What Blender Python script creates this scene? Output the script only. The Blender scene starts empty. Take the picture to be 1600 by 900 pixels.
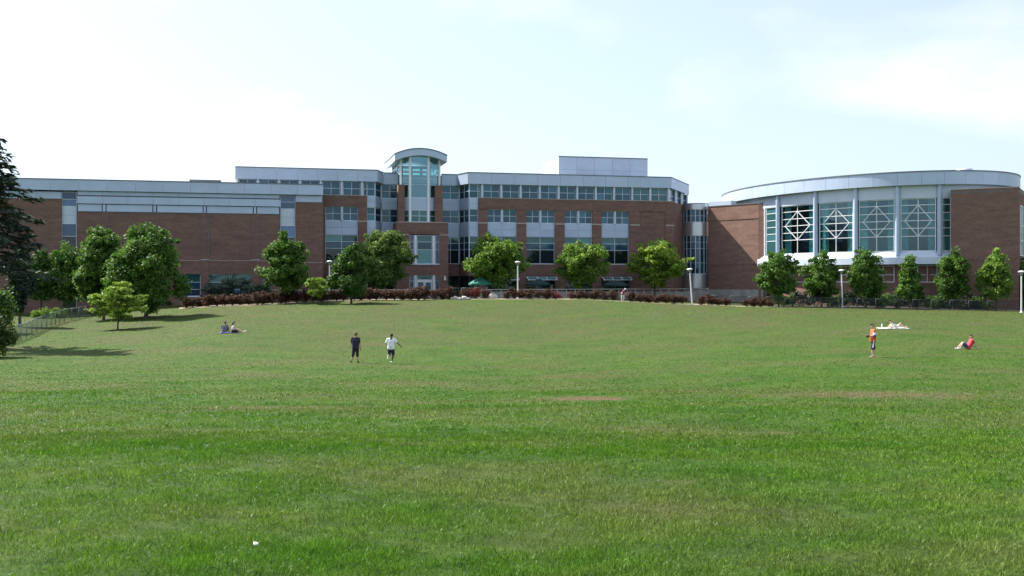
import bpy, bmesh, math, random
import numpy as np
from mathutils import Vector, Matrix
from math import radians as R, sin, cos, pi

# ------------------------------------------------------------------ camera, sky, sun, exposure
scene = bpy.context.scene
COL = scene.collection
FPX = 1650.0          # focal length in photograph pixels (1600 wide)
HOR = 440.0           # row of the horizon in the photograph
cam_d = bpy.data.cameras.new("camera")
cam_d.sensor_width = 36.0
cam_d.lens = 36.0 * FPX / 1600.0
cam_d.shift_y = -(450.0 - HOR) / 1600.0
cam_d.clip_end = 6000
cam = bpy.data.objects.new("camera", cam_d)
cam.rotation_euler = (R(90), 0, 0)
COL.objects.link(cam)
scene.camera = cam

SUN_AZ = math.atan2(-0.86, 0.52)      # bearing of the sun, clockwise from +Y (left and behind the buildings)
SUN_EL = R(47)
world = bpy.data.worlds.new("World")
scene.world = world
world.use_nodes = True
wn, wl = world.node_tree.nodes, world.node_tree.links
bg = wn["Background"]
sky = wn.new("ShaderNodeTexSky")
sky.sky_type = 'NISHITA'
sky.sun_disc = False
sky.sun_elevation = SUN_EL
sky.sun_rotation = SUN_AZ
sky.altitude = 100
sky.air_density = 1.0
sky.dust_density = 2.3
sky.ozone_density = 7.0
# thin summer cloud: soft noise over the whole dome
tc = wn.new("ShaderNodeTexCoord")
mp = wn.new("ShaderNodeMapping"); mp.inputs['Scale'].default_value = (2.0, 2.0, 5.0)
mp.inputs['Location'].default_value = (1.3, 0.7, 0.1)
wl.new(tc.outputs['Generated'], mp.inputs['Vector'])
nz = wn.new("ShaderNodeTexNoise"); nz.inputs['Scale'].default_value = 1.6
nz.inputs['Detail'].default_value = 6; nz.inputs['Roughness'].default_value = 0.5
wl.new(mp.outputs['Vector'], nz.inputs['Vector'])
cr = wn.new("ShaderNodeValToRGB")
cr.color_ramp.elements[0].position = 0.50; cr.color_ramp.elements[0].color = (0.36, 0.36, 0.36, 1)
cr.color_ramp.elements[1].position = 0.74; cr.color_ramp.elements[1].color = (0.8, 0.8, 0.8, 1)
wl.new(nz.outputs['Fac'], cr.inputs['Fac'])
mx = wn.new("ShaderNodeMixRGB"); mx.blend_type = 'MIX'
mx.inputs['Color2'].default_value = (5.3, 5.3, 5.5, 1)
wl.new(cr.outputs['Color'], mx.inputs['Fac'])
wl.new(sky.outputs['Color'], mx.inputs['Color1'])
wl.new(mx.outputs['Color'], bg.inputs['Color'])
bg.inputs['Strength'].default_value = 0.104

sun_d = bpy.data.lights.new("sun", 'SUN')
sun_d.energy = 5.0
sun_d.angle = R(0.5)
sun_d.color = (1.0, 0.95, 0.86)
sun = bpy.data.objects.new("sun", sun_d)
SD = Vector((sin(SUN_AZ) * cos(SUN_EL), cos(SUN_AZ) * cos(SUN_EL), sin(SUN_EL)))
sun.rotation_euler = (-SD).to_track_quat('-Z', 'Y').to_euler()
sun.location = SD * 300
COL.objects.link(sun)

vs = scene.view_settings
vs.view_transform = 'Standard'; vs.look = 'None'; vs.gamma = 1.0; vs.exposure = 1.24
vs.use_curve_mapping = False
scene.cycles.max_bounces = 6
scene.cycles.transparent_max_bounces = 12
scene.cycles.caustics_reflective = False
scene.cycles.caustics_refractive = False

# ------------------------------------------------------------------ materials
MATS = {}
def newmat(name):
    m = bpy.data.materials.new(name); m.use_nodes = True
    MATS[name] = m
    return m, m.node_tree.nodes, m.node_tree.links, m.node_tree.nodes["Principled BSDF"]

def noise(n, l, scale, detail=4, rough=0.55, vec=None):
    t = n.new("ShaderNodeTexNoise")
    t.inputs['Scale'].default_value = scale; t.inputs['Detail'].default_value = detail
    t.inputs['Roughness'].default_value = rough
    if vec is None:
        g = n.new("ShaderNodeNewGeometry"); vec = g.outputs['Position']
    l.new(vec, t.inputs['Vector'])
    return t.outputs['Fac']

def ramp(n, l, fac, stops):
    c = n.new("ShaderNodeValToRGB")
    e = c.color_ramp.elements
    e[0].position, e[0].color = stops[0][0], (*stops[0][1], 1)
    e[1].position, e[1].color = stops[-1][0], (*stops[-1][1], 1)
    for p, col in stops[1:-1]:
        k = e.new(p); k.color = (*col, 1)
    l.new(fac, c.inputs['Fac'])
    return c.outputs['Color']

def mix(n, l, fac, a, b, mode='MIX'):
    m = n.new("ShaderNodeMixRGB"); m.blend_type = mode
    for s, v in (('Fac', fac), ('Color1', a), ('Color2', b)):
        if hasattr(v, 'is_output'): l.new(v, m.inputs[s])
        elif isinstance(v, (int, float)): m.inputs[s].default_value = v
        else: m.inputs[s].default_value = (*v, 1)
    return m.outputs['Color']

def plain(name, col, rough=0.6, metal=0.0, var=0.12, scale=1.2, rnd=0.0, spec=0.5):
    m, n, l, b = newmat(name)
    dark = tuple(c * (1 - var) for c in col); lite = tuple(min(1, c * (1 + var)) for c in col)
    c = ramp(n, l, noise(n, l, scale), [(0.3, dark), (0.7, lite)])
    if rnd:
        o = n.new("ShaderNodeObjectInfo")
        f = ramp(n, l, o.outputs['Random'], [(0, (1 - rnd,) * 3), (1, (1 + rnd,) * 3)])
        c = mix(n, l, 1.0, c, f, 'MULTIPLY')
    l.new(c, b.inputs['Base Color'])
    b.inputs['Roughness'].default_value = rough; b.inputs['Metallic'].default_value = metal
    b.inputs['Specular IOR Level'].default_value = spec
    return m

def brickmat(name, c1, c2, c3):
    m, n, l, b = newmat(name)
    tcd = n.new("ShaderNodeTexCoord")
    g = n.new("ShaderNodeNewGeometry")
    # brick courses: pattern in (along wall, height); walls run mostly along X
    sx = n.new("ShaderNodeSeparateXYZ"); l.new(g.outputs['Position'], sx.inputs[0])
    ad = n.new("ShaderNodeMath"); ad.operation = 'SUBTRACT'
    l.new(sx.outputs['X'], ad.inputs[0]); l.new(sx.outputs['Y'], ad.inputs[1])
    cb = n.new("ShaderNodeCombineXYZ"); l.new(ad.outputs[0], cb.inputs['X']); l.new(sx.outputs['Z'], cb.inputs['Y'])
    bt = n.new("ShaderNodeTexBrick")
    bt.inputs['Scale'].default_value = 1.0
    bt.inputs['Brick Width'].default_value = 0.42; bt.inputs['Row Height'].default_value = 0.15
    bt.inputs['Mortar Size'].default_value = 0.012
    bt.inputs['Color1'].default_value = (*c1, 1); bt.inputs['Color2'].default_value = (*c2, 1)
    bt.inputs['Mortar'].default_value = (*c3, 1)
    l.new(cb.outputs[0], bt.inputs['Vector'])
    st = n.new("ShaderNodeMapping"); st.inputs['Scale'].default_value = (0.5, 0.5, 2.5)
    l.new(g.outputs['Position'], st.inputs['Vector'])
    f = noise(n, l, 0.8, 6, 0.65, st.outputs['Vector'])
    t = ramp(n, l, f, [(0.3, (0.78, 0.78, 0.8)), (0.7, (1.2, 1.18, 1.15))])
    f2 = noise(n, l, 6.0, 3, 0.7)
    t2 = ramp(n, l, f2, [(0.3, (0.82, 0.82, 0.82)), (0.7, (1.15, 1.15, 1.15))])
    c = mix(n, l, 1.0, bt.outputs['Color'], t, 'MULTIPLY')
    c = mix(n, l, 1.0, c, t2, 'MULTIPLY')
    l.new(c, b.inputs['Base Color'])
    b.inputs['Roughness'].default_value = 0.9
    b.inputs['Specular IOR Level'].default_value = 0.2
    return m

def glassmat(name, tint, refl, ior=1.9, rough=0.03, dark=0.55):
    """coated office glass: dark tinted body with a mirror-like coat, each pane a little different"""
    m, n, l, b = newmat(name)
    o = n.new("ShaderNodeObjectInfo")
    c = ramp(n, l, o.outputs['Random'], [(0, tuple(t * dark for t in tint)), (0.6, tint), (0.86, tuple(t * 1.35 for t in tint)), (1, tuple(t * 2.4 for t in tint))])
    l.new(c, b.inputs['Base Color'])
    b.inputs['Roughness'].default_value = rough
    b.inputs['IOR'].default_value = ior
    b.inputs['Specular Tint'].default_value = (*refl, 1)
    f = noise(n, l, 0.55, 2)
    bp = n.new("ShaderNodeBump"); bp.inputs['Strength'].default_value = 0.12; bp.inputs['Distance'].default_value = 0.25
    l.new(f, bp.inputs['Height']); l.new(bp.outputs['Normal'], b.inputs['Normal'])
    return m

def clearmat(name, tint, gl=0.25):
    m, n, l, b = newmat(name)
    out = n["Material Output"]
    tr = n.new("ShaderNodeBsdfTransparent"); tr.inputs['Color'].default_value = (*tint, 1)
    gs = n.new("ShaderNodeBsdfGlossy"); gs.inputs['Roughness'].default_value = 0.03
    gs.inputs['Color'].default_value = (0.60, 0.85, 0.97, 1)
    ms = n.new("ShaderNodeMixShader"); ms.inputs[0].default_value = gl
    l.new(tr.outputs[0], ms.inputs[1]); l.new(gs.outputs[0], ms.inputs[2]); l.new(ms.outputs[0], out.inputs['Surface'])
    return m

def leafmat(name, lo, hi, trans=0.27, dead=None):
    m, n, l, b = newmat(name)
    out = n["Material Output"]
    at = n.new("ShaderNodeAttribute"); at.attribute_name = "tone"
    c = ramp(n, l, at.outputs['Fac'], [(0, lo), (1, hi)])
    f = noise(n, l, 1.1, 3)
    t = ramp(n, l, f, [(0.35, (0.75, 0.8, 0.8)), (0.65, (1.2, 1.15, 1.0))])
    c = mix(n, l, 1.0, c, t, 'MULTIPLY')
    l.new(c, b.inputs['Base Color'])
    b.inputs['Roughness'].default_value = 0.6
    b.inputs['Specular IOR Level'].default_value = 0.18
    tl = n.new("ShaderNodeBsdfTranslucent")
    c2 = mix(n, l, 1.0, c, (1.2, 1.25, 0.7), 'MULTIPLY')
    l.new(c2, tl.inputs['Color'])
    ms = n.new("ShaderNodeMixShader"); ms.inputs[0].default_value = trans
    l.new(b.outputs[0], ms.inputs[1]); l.new(tl.outputs[0], ms.inputs[2]); l.new(ms.outputs[0], out.inputs['Surface'])
    return m

def lawn_colour(n, l):
    """colour of the turf by place: fresh green, blue-green clover, dry straw and worn soil"""
    g = n.new("ShaderNodeNewGeometry")
    pos = g.outputs['Position']
    mpg = n.new("ShaderNodeMapping"); mpg.inputs['Scale'].default_value = (1, 1, 0)
    l.new(pos, mpg.inputs['Vector']); p = mpg.outputs['Vector']
    base = ramp(n, l, noise(n, l, 0.33, 6, 0.62, p), [(0.28, (0.040, 0.112, 0.006)), (0.45, (0.060, 0.140, 0.008)),
                                              (0.58, (0.084, 0.156, 0.014)), (0.74, (0.128, 0.166, 0.036))])
    # streaky wear that runs across the slope
    mp2 = n.new("ShaderNodeMapping"); mp2.inputs['Scale'].default_value = (0.12, 0.16, 0)
    l.new(pos, mp2.inputs['Vector'])
    s = noise(n, l, 1.0, 6, 0.62, mp2.outputs['Vector'])
    dryf = ramp(n, l, s, [(0.46, (0, 0, 0)), (0.68, (0.9, 0.9, 0.9))])
    c = mix(n, l, dryf, base, (0.134, 0.134, 0.046))
    # the bank below the terrace is drier: smooth mask on depth
    sp = n.new("ShaderNodeSeparateXYZ"); l.new(pos, sp.inputs[0])
    mr = n.new("ShaderNodeMapRange"); mr.interpolation_type = 'SMOOTHSTEP'
    mr.inputs['From Min'].default_value = 52; mr.inputs['From Max'].default_value = 100
    l.new(sp.outputs['Y'], mr.inputs['Value'])
    s2 = noise(n, l, 0.12, 6, 0.7, p)
    d2 = ramp(n, l, s2, [(0.35, (0.15, 0.15, 0.15)), (0.66, (0.85, 0.85, 0.85))])
    f2 = mix(n, l, 1.0, mr.outputs['Result'], d2, 'MULTIPLY')
    c = mix(n, l, f2, c, (0.100, 0.108, 0.036))
    # fine mottling
    s3 = noise(n, l, 2.6, 4, 0.7, p)
    c = mix(n, l, 1.0, c, ramp(n, l, s3, [(0.3, (0.72, 0.76, 0.7)), (0.7, (1.25, 1.2, 1.2))]), 'MULTIPLY')
    # worn soil: one bare patch and a broken line of scuffs to its right
    w = n.new("ShaderNodeTexNoise"); w.inputs['Scale'].default_value = 2.2; w.inputs['Detail'].default_value = 7; w.inputs['Roughness'].default_value = 0.7
    l.new(p, w.inputs['Vector'])
    def ell(cx, cy, rx, ry, gain):
        m1 = n.new("ShaderNodeVectorMath"); m1.operation = 'SUBTRACT'; m1.inputs[1].default_value = (cx, cy, 0)
        l.new(p, m1.inputs[0])
        m2 = n.new("ShaderNodeVectorMath"); m2.operation = 'DIVIDE'; m2.inputs[1].default_value = (rx, ry, 1)
        l.new(m1.outputs[0], m2.inputs[0])
        m3 = n.new("ShaderNodeVectorMath"); m3.operation = 'LENGTH'; l.new(m2.outputs[0], m3.inputs[0])
        a = n.new("ShaderNodeMath"); a.operation = 'SUBTRACT'; a.inputs[0].default_value = gain
        l.new(m3.outputs['Value'], a.inputs[1])
        b_ = n.new("ShaderNodeMath"); b_.operation = 'MULTIPLY_ADD'; b_.inputs[1].default_value = 2.6; l.new(w.outputs['Fac'], b_.inputs[0])
        a2 = n.new("ShaderNodeMath"); a2.operation = 'SUBTRACT'; l.new(a.outputs[0], a2.inputs[0]); a2.inputs[1].default_value = 0.8; l.new(a2.outputs[0], b_.inputs[2])
        return b_.outputs[0]
    for (cx, cy, rx, ry, gain, col) in ((2.1, 30.5, 1.9, 1.6, 0.62, (0.205, 0.130, 0.075)), (11.0, 31.5, 9.5, 4.2, 0.40, (0.175, 0.145, 0.068)),
                                        (4.4, 17.5, 0.9, 0.7, 0.32, (0.20, 0.17, 0.08)), (-7.5, 18, 1.4, 0.9, 0.26, (0.20, 0.17, 0.08)),
                                        (1.7, 10.8, 0.5, 0.4, 0.30, (0.20, 0.17, 0.09)), (-6, 26, 7, 2.6, 0.34, (0.165, 0.150, 0.065))):
        e = ell(cx, cy, rx, ry, gain)
        fm = ramp(n, l, e, [(0.40, (0, 0, 0)), (0.75, (0.9, 0.9, 0.9))])
        c = mix(n, l, fm, c, col)
    return c

def lawnmat():
    m, n, l, b = newmat("lawn")
    c = lawn_colour(n, l)
    sf = noise(n, l, 5.5, 5, 0.8)
    c = mix(n, l, 1.0, c, ramp(n, l, sf, [(0.32, (0.38, 0.44, 0.40)), (0.52, (0.60, 0.62, 0.56)), (0.70, (0.88, 0.84, 0.80))]), 'MULTIPLY')
    l.new(c, b.inputs['Base Color'])
    b.inputs['Roughness'].default_value = 0.85; b.inputs['Specular IOR Level'].default_value = 0.15
    f = noise(n, l, 9.0, 6, 0.75)
    bp = n.new("ShaderNodeBump"); bp.inputs['Strength'].default_value = 0.9; bp.inputs['Distance'].default_value = 0.12
    l.new(f, bp.inputs['Height']); l.new(bp.outputs['Normal'], b.inputs['Normal'])
def blademat():
    m, n, l, b = newmat("blade")
    out = n["Material Output"]
    c = lawn_colour(n, l)
    at = n.new("ShaderNodeAttribute"); at.attribute_name = "tone"
    k = ramp(n, l, at.outputs['Fac'], [(0, (0.75, 0.88, 0.75)), (0.6, (1.35, 1.4, 1.3)), (0.86, (1.9, 1.85, 2.4)), (1, (2.8, 2.5, 4.2))])  # palest tones paint whitish sun highlights onto some blades
    c = mix(n, l, 1.0, c, k, 'MULTIPLY')
    l.new(c, b.inputs['Base Color'])
    b.inputs['Roughness'].default_value = 0.5; b.inputs['Specular IOR Level'].default_value = 0.2
    tl = n.new("ShaderNodeBsdfTranslucent"); l.new(c, tl.inputs['Color'])
    ms = n.new("ShaderNodeMixShader"); ms.inputs[0].default_value = 0.35
    l.new(b.outputs[0], ms.inputs[1]); l.new(tl.outputs[0], ms.inputs[2]); l.new(ms.outputs[0], out.inputs['Surface'])

def meshfabric(name, col, thr):
    """woven chain-link fabric: wires on a diamond lattice, open between"""
    m, n, l, b = newmat(name)
    out = n["Material Output"]
    g = n.new("ShaderNodeTexCoord")
    facs = []
    for sgn in (1, -1):
        mp_ = n.new("ShaderNodeMapping"); mp_.inputs['Rotation'].default_value = (0, R(45 * sgn), 0)
        l.new(g.outputs['Object'], mp_.inputs['Vector'])
        wv = n.new("ShaderNodeTexWave"); wv.wave_type = 'BANDS'; wv.bands_direction = 'X'
        wv.inputs['Scale'].default_value = 3.2
        l.new(mp_.outputs[0], wv.inputs['Vector'])
        t = n.new("ShaderNodeMath"); t.operation = 'GREATER_THAN'; t.inputs[1].default_value = thr
        l.new(wv.outputs['Fac'], t.inputs[0]); facs.append(t.outputs[0])
    mxm = n.new("ShaderNodeMath"); mxm.operation = 'MAXIMUM'; l.new(facs[0], mxm.inputs[0]); l.new(facs[1], mxm.inputs[1])
    tr = n.new("ShaderNodeBsdfTransparent")
    b.inputs['Base Color'].default_value = (*col, 1); b.inputs['Roughness'].default_value = 0.5
    b.inputs['Metallic'].default_value = 0.3
    ms = n.new("ShaderNodeMixShader"); l.new(mxm.outputs[0], ms.inputs[0])
    l.new(tr.outputs[0], ms.inputs[1]); l.new(b.outputs[0], ms.inputs[2]); l.new(ms.outputs[0], out.inputs['Surface'])

brickmat("brick", (0.205, 0.115, 0.088), (0.160, 0.088, 0.070), (0.23, 0.185, 0.16))
brickmat("brick_warm", (0.250, 0.142, 0.105), (0.205, 0.112, 0.086), (0.28, 0.22, 0.19))
plain("panel", (0.42, 0.51, 0.645), 0.42, 0.15, 0.05, 0.7, rnd=0.05)  # base colour includes the blue cast of the shaded facade
plain("panel_light", (0.53, 0.60, 0.70), 0.4, 0.1, 0.05, 0.7, rnd=0.05)
plain("drum_metal", (0.55, 0.575, 0.61), 0.3, 0.75, 0.04, 0.7)
plain("frame", (0.66, 0.72, 0.80), 0.4, 0.1, 0.04)
plain("white_metal", (0.74, 0.76, 0.78), 0.35, 0.05, 0.04)
plain("coping", (0.16, 0.17, 0.185), 0.5, 0.3, 0.1)
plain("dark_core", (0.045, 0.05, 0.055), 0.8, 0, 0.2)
plain("roofing", (0.30, 0.30, 0.30), 0.9, 0, 0.15)
plain("stone", (0.40, 0.355, 0.31), 0.85, 0, 0.15, 3.0)
plain("concrete", (0.36, 0.345, 0.315), 0.85, 0, 0.18, 0.9, rnd=0.06)
plain("paving", (0.30, 0.28, 0.255), 0.9, 0, 0.2, 1.5)
plain("bark", (0.085, 0.062, 0.048), 0.95, 0, 0.35, 6)
plain("mulch", (0.30, 0.235, 0.175), 0.95, 0, 0.4, 5)
plain("soil_dark", (0.055, 0.045, 0.036), 0.95, 0, 0.4, 4)
plain("boulder", (0.42, 0.39, 0.35), 0.9, 0, 0.3, 5)
plain("galvanised", (0.36, 0.40, 0.42), 0.5, 0.4, 0.1, 3)
plain("fence_steel", (0.17, 0.21, 0.215), 0.5, 0.3, 0.1, 3)
plain("dark_steel", (0.05, 0.06, 0.06), 0.5, 0.4, 0.1, 3)
plain("lamp_white", (0.78, 0.78, 0.76), 0.4, 0, 0.05)
plain("lamp_grey", (0.22, 0.23, 0.24), 0.5, 0.2, 0.05)
plain("umbrella_green", (0.02, 0.16, 0.115), 0.8, 0, 0.12, 3)
plain("umbrella_dark", (0.012, 0.045, 0.045), 0.8, 0, 0.12, 3)
plain("blind", (0.30, 0.42, 0.40), 0.85, 0, 0.1)
plain("drape", (0.42, 0.68, 0.62), 0.85, 0, 0.25, 3)
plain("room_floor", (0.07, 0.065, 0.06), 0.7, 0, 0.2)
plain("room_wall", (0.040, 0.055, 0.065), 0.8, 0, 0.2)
plain("paper", (0.85, 0.85, 0.82), 0.7, 0, 0.06, 30)
glassmat("glass", (0.020, 0.060, 0.095), (0.60, 0.88, 1.0), 1.65)
glassmat("glass_teal", (0.035, 0.105, 0.115), (0.70, 0.97, 1.0), 1.65)
glassmat("glass_blue", (0.045, 0.075, 0.14), (0.65, 0.82, 1.0), 1.65)
glassmat("glass_dark", (0.012, 0.022, 0.026), (0.8, 0.95, 1.0), 1.55)
clearmat("glass_clear", (0.66, 0.84, 0.83), 0.13)
clearmat("glass_hall", (0.50, 0.70, 0.74), 0.085)
leafmat("leaf_maple", (0.04, 0.1, 0.022), (0.135, 0.245, 0.045))
leafmat("leaf_dark", (0.034, 0.082, 0.022), (0.098, 0.19, 0.04))
leafmat("leaf_light", (0.09, 0.175, 0.03), (0.205, 0.32, 0.06))
leafmat("leaf_lime", (0.115, 0.205, 0.028), (0.27, 0.38, 0.06))
leafmat("leaf_olive", (0.066, 0.125, 0.032), (0.175, 0.265, 0.068))
leafmat("needle", (0.016, 0.032, 0.022), (0.052, 0.078, 0.056), 0.15)
leafmat("leaf_grey", (0.050, 0.085, 0.068), (0.110, 0.150, 0.125), 0.2)
leafmat("leaf_red", (0.034, 0.018, 0.015), (0.115, 0.056, 0.044), 0.3)
leafmat("leaf_red_bright", (0.10, 0.020, 0.022), (0.24, 0.050, 0.050), 0.3)
leafmat("leaf_juniper", (0.030, 0.060, 0.014), (0.105, 0.140, 0.030), 0.25)
lawnmat(); blademat(); meshfabric("chain_link", (0.14, 0.19, 0.195), 0.84); meshfabric("chain_link_dark", (0.03, 0.04, 0.04), 0.93)
M = MATS

# ------------------------------------------------------------------ helpers
def link(o, parent=None):
    COL.objects.link(o)
    if parent is not None:
        o.parent = parent
    return o

def mesh(name, verts, faces, mat, smooth=False):
    me = bpy.data.meshes.new(name)
    me.from_pydata([tuple(v) for v in verts], [], faces)
    me.materials.append(M[mat])
    if smooth:
        me.polygons.foreach_set('use_smooth', [True] * len(me.polygons))
    me.update()
    return me

def tag(o, label=None, cat=None, group=None, kind=None):
    if label: o['label'] = label
    if cat: o['category'] = cat
    if group: o['group'] = group
    if kind: o['kind'] = kind
    return o

def empty(name, loc, rz=0.0):
    o = bpy.data.objects.new(name, None)
    o.location = loc; o.rotation_euler = (0, 0, rz); o.empty_display_size = 0.5
    COL.objects.link(o)
    return o

CUBES = {}
def cube_mesh(mat):
    if mat not in CUBES:
        v = [(x, y, z) for z in (0, 1) for y in (0, 1) for x in (0, 1)]
        f = [(0, 2, 3, 1), (4, 5, 7, 6), (0, 1, 5, 4), (2, 6, 7, 3), (0, 4, 6, 2), (1, 3, 7, 5)]
        CUBES[mat] = mesh("block_" + mat, v, f, mat)
    return CUBES[mat]

class Frame:
    """a vertical reference line on the site: x runs along the wall, y goes back into the building"""
    def __init__(self, ox, oy, ang):
        self.ox, self.oy, self.a = ox, oy, ang
        self.u = (cos(ang), sin(ang)); self.v = (-sin(ang), cos(ang))
    def x(self, px, y=0.0):
        r = (px - 800) / FPX
        return (r * (self.oy + y * self.v[1]) - self.ox - y * self.v[0]) / (self.u[0] - r * self.u[1])
    def z(self, px, py, y=0.0):
        x = self.x(px, y)
        d = self.oy + x * self.u[1] + y * self.v[1]
        return (HOR - py) * d / FPX
    def loc(self, X, Y):
        dx, dy = X - self.ox, Y - self.oy
        return (dx * self.u[0] + dy * self.u[1], dx * self.v[0] + dy * self.v[1])
    def world(self, x, y):
        return (self.ox + x * self.u[0] + y * self.v[0], self.oy + x * self.u[1] + y * self.v[1])

def zoff(parent):
    return parent.location.z if parent is not None and parent.parent is None else 0.0

def seg(parent, name, p0, p1, z0, z1, th, mat, proud=0.0):
    """straight block whose front face runs from p0 to p1 (plan, in the parent's axes)"""
    dx, dy = p1[0] - p0[0], p1[1] - p0[1]
    L = math.hypot(dx, dy); a = math.atan2(dy, dx)
    o = bpy.data.objects.new(name, cube_mesh(mat))
    o.location = (p0[0] + sin(a) * proud, p0[1] - cos(a) * proud, z0 - zoff(parent))
    o.rotation_euler = (0, 0, a); o.scale = (L, th, z1 - z0)
    return link(o, parent)

def boxes(bl):
    V, Fc = [], []
    for (x0, x1, y0, y1, z0, z1) in bl:
        k = len(V)
        V += [(x, y, z) for z in (z0, z1) for y in (y0, y1) for x in (x0, x1)]
        Fc += [tuple(k + i for i in f) for f in ((0, 2, 3, 1), (4, 5, 7, 6), (0, 1, 5, 4), (2, 6, 7, 3), (0, 4, 6, 2), (1, 3, 7, 5))]
    return V, Fc

def window(parent, p0, p1, z0, z1, xs=(), zs=(), fw=0.07, glass="glass", proud=0.0, frame="frame", diag=False, dep=0.12, gl=None, pane_w=None):
    """a window: its frame with mullions is the part, each pane a sub-part"""
    dx, dy = p1[0] - p0[0], p1[1] - p0[1]
    L = math.hypot(dx, dy); a = math.atan2(dy, dx); H = z1 - z0
    bl = [(0, fw, 0, dep, 0, H), (L - fw, L, 0, dep, 0, H), (fw, L - fw, 0, dep, 0, fw), (fw, L - fw, 0, dep, H - fw, H)]
    bw = fw * 0.8
    X = [0.0] + [L * f for f in xs] + [L]
    Z = [0.0] + [H * f for f in zs] + [H]
    for x in X[1:-1]: bl.append((x - bw / 2, x + bw / 2, 0.01, dep - 0.01, fw, H - fw))
    for z in Z[1:-1]: bl.append((fw, L - fw, 0.016, dep - 0.016, z - bw / 2, z + bw / 2))
    V, Fc = boxes(bl)
    if diag:      # diamond of four bars, tips on the first and last bars
        cx = L / 2; zt, zb = Z[-2], Z[1]; zm = (zt + zb) / 2; hw = L * 0.385; b = bw * 0.48
        pts = [(cx, zt), (cx + hw, zm), (cx, zb), (cx - hw, zm)]
        for i in range(4):
            (xa, za), (xb, zb_) = pts[i], pts[(i + 1) % 4]
            tx, tz = xb - xa, zb_ - za; q = math.hypot(tx, tz); nx, nz_ = -tz / q * b, tx / q * b
            k = len(V)
            for y in (-0.02, dep + 0.02):
                V += [(xa + nx, y, za + nz_), (xa - nx, y, za - nz_), (xb - nx, y, zb_ - nz_), (xb + nx, y, zb_ + nz_)]
            Fc += [(k, k + 1, k + 2, k + 3), (k + 7, k + 6, k + 5, k + 4), (k, k + 4, k + 5, k + 1), (k + 1, k + 5, k + 6, k + 2), (k + 2, k + 6, k + 7, k + 3), (k + 3, k + 7, k + 4, k)]
    me = mesh("window", V, Fc, frame)
    o = bpy.data.objects.new("window", me)
    o.location = (p0[0] + sin(a) * proud, p0[1] - cos(a) * proud, z0 - zoff(parent)); o.rotation_euler = (0, 0, a)
    link(o, parent)
    for i in range(len(X) - 1):
        for j in range(len(Z) - 1):
            x0 = X[i] + (fw if i == 0 else bw / 2) - 0.012; x1 = X[i + 1] - (fw if i == len(X) - 2 else bw / 2) + 0.012
            a0 = Z[j] + (fw if j == 0 else bw / 2) - 0.012; a1 = Z[j + 1] - (fw if j == len(Z) - 2 else bw / 2) + 0.012
            g = glass if gl is None else gl(i, j)
            p = bpy.data.objects.new("pane", cube_mesh(g))
            p.location = (x0, dep * 0.55, a0); p.scale = (x1 - x0, 0.02, a1 - a0)
            link(p, o)
    return o

def prism(parent, name, pts, z0, z1, mat):
    n = len(pts); zo = zoff(parent)
    V = [(x, y, z0 - zo) for x, y in pts] + [(x, y, z1 - zo) for x, y in pts]
    Fc = [tuple(range(n - 1, -1, -1)), tuple(range(n, 2 * n))] + [(i, (i + 1) % n, n + (i + 1) % n, n + i) for i in range(n)]
    return link(bpy.data.objects.new(name, mesh(name, V, Fc, mat)), parent)

def lathe_data(prof, n=16, c=(0, 0, 0)):
    V, Fc = [], []
    for r, z in prof:
        for i in range(n):
            a = 2 * pi * i / n
            V.append((c[0] + r * cos(a), c[1] + r * sin(a), c[2] + z))
    m = len(prof)
    for j in range(m - 1):
        for i in range(n):
            Fc.append((j * n + i, j * n + (i + 1) % n, (j + 1) * n + (i + 1) % n, (j + 1) * n + i))
    k = len(V); V += V[:n] + V[(m - 1) * n:m * n]
    Fc.append(tuple(k + i for i in range(n - 1, -1, -1))); Fc.append(tuple(k + n + i for i in range(n)))
    return V, Fc

def lathe(parent, name, prof, mat, c=(0, 0, 0), n=16, smooth=True):
    V, Fc = lathe_data(prof, n, c)
    return link(bpy.data.objects.new(name, mesh(name, V, Fc, mat, smooth)), parent)

COLM = {}
def column(parent, x, y, z0, z1, r, mat="panel_light", name="column"):
    key = (mat,)
    if key not in COLM:
        V, Fc = lathe_data([(1, 0), (1, 1)], 14)
        COLM[key] = mesh("column_" + mat, V, Fc, mat, False)
        pl = COLM[key].polygons
        pl.foreach_set('use_smooth', [len(p.vertices) == 4 for p in pl])
    o = bpy.data.objects.new(name, COLM[key])
    o.location = (x, y, z0 - zoff(parent)); o.scale = (r, r, z1 - z0)
    return link(o, parent)

def tube_data(pts, radii, n=7):
    """tapered tube through points"""
    V, Fc = [], []
    pts = [Vector(p) for p in pts]
    for i, p in enumerate(pts):
        t = (pts[min(i + 1, len(pts) - 1)] - pts[max(i - 1, 0)]).normalized()
        a = t.orthogonal().normalized(); b = t.cross(a)
        for k in range(n):
            w = 2 * pi * k / n
            V.append(p + (a * cos(w) + b * sin(w)) * radii[i])
    for i in range(len(pts) - 1):
        for k in range(n):
            Fc.append((i * n + k, i * n + (k + 1) % n, (i + 1) * n + (k + 1) % n, (i + 1) * n + k))
    Fc.append(tuple(range(n - 1, -1, -1))); Fc.append(tuple((len(pts) - 1) * n + k for k in range(n)))
    return V, Fc

def merge(parts):
    V, Fc = [], []
    for v, f in parts:
        k = len(V); V += list(v); Fc += [tuple(k + i for i in q) for q in f]
    return V, Fc

def tube(parent, name, pts, radii, mat, n=7):
    V, Fc = tube_data(pts, radii, n)
    return link(bpy.data.objects.new(name, mesh(name, V, Fc, mat, True)), parent)

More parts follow.
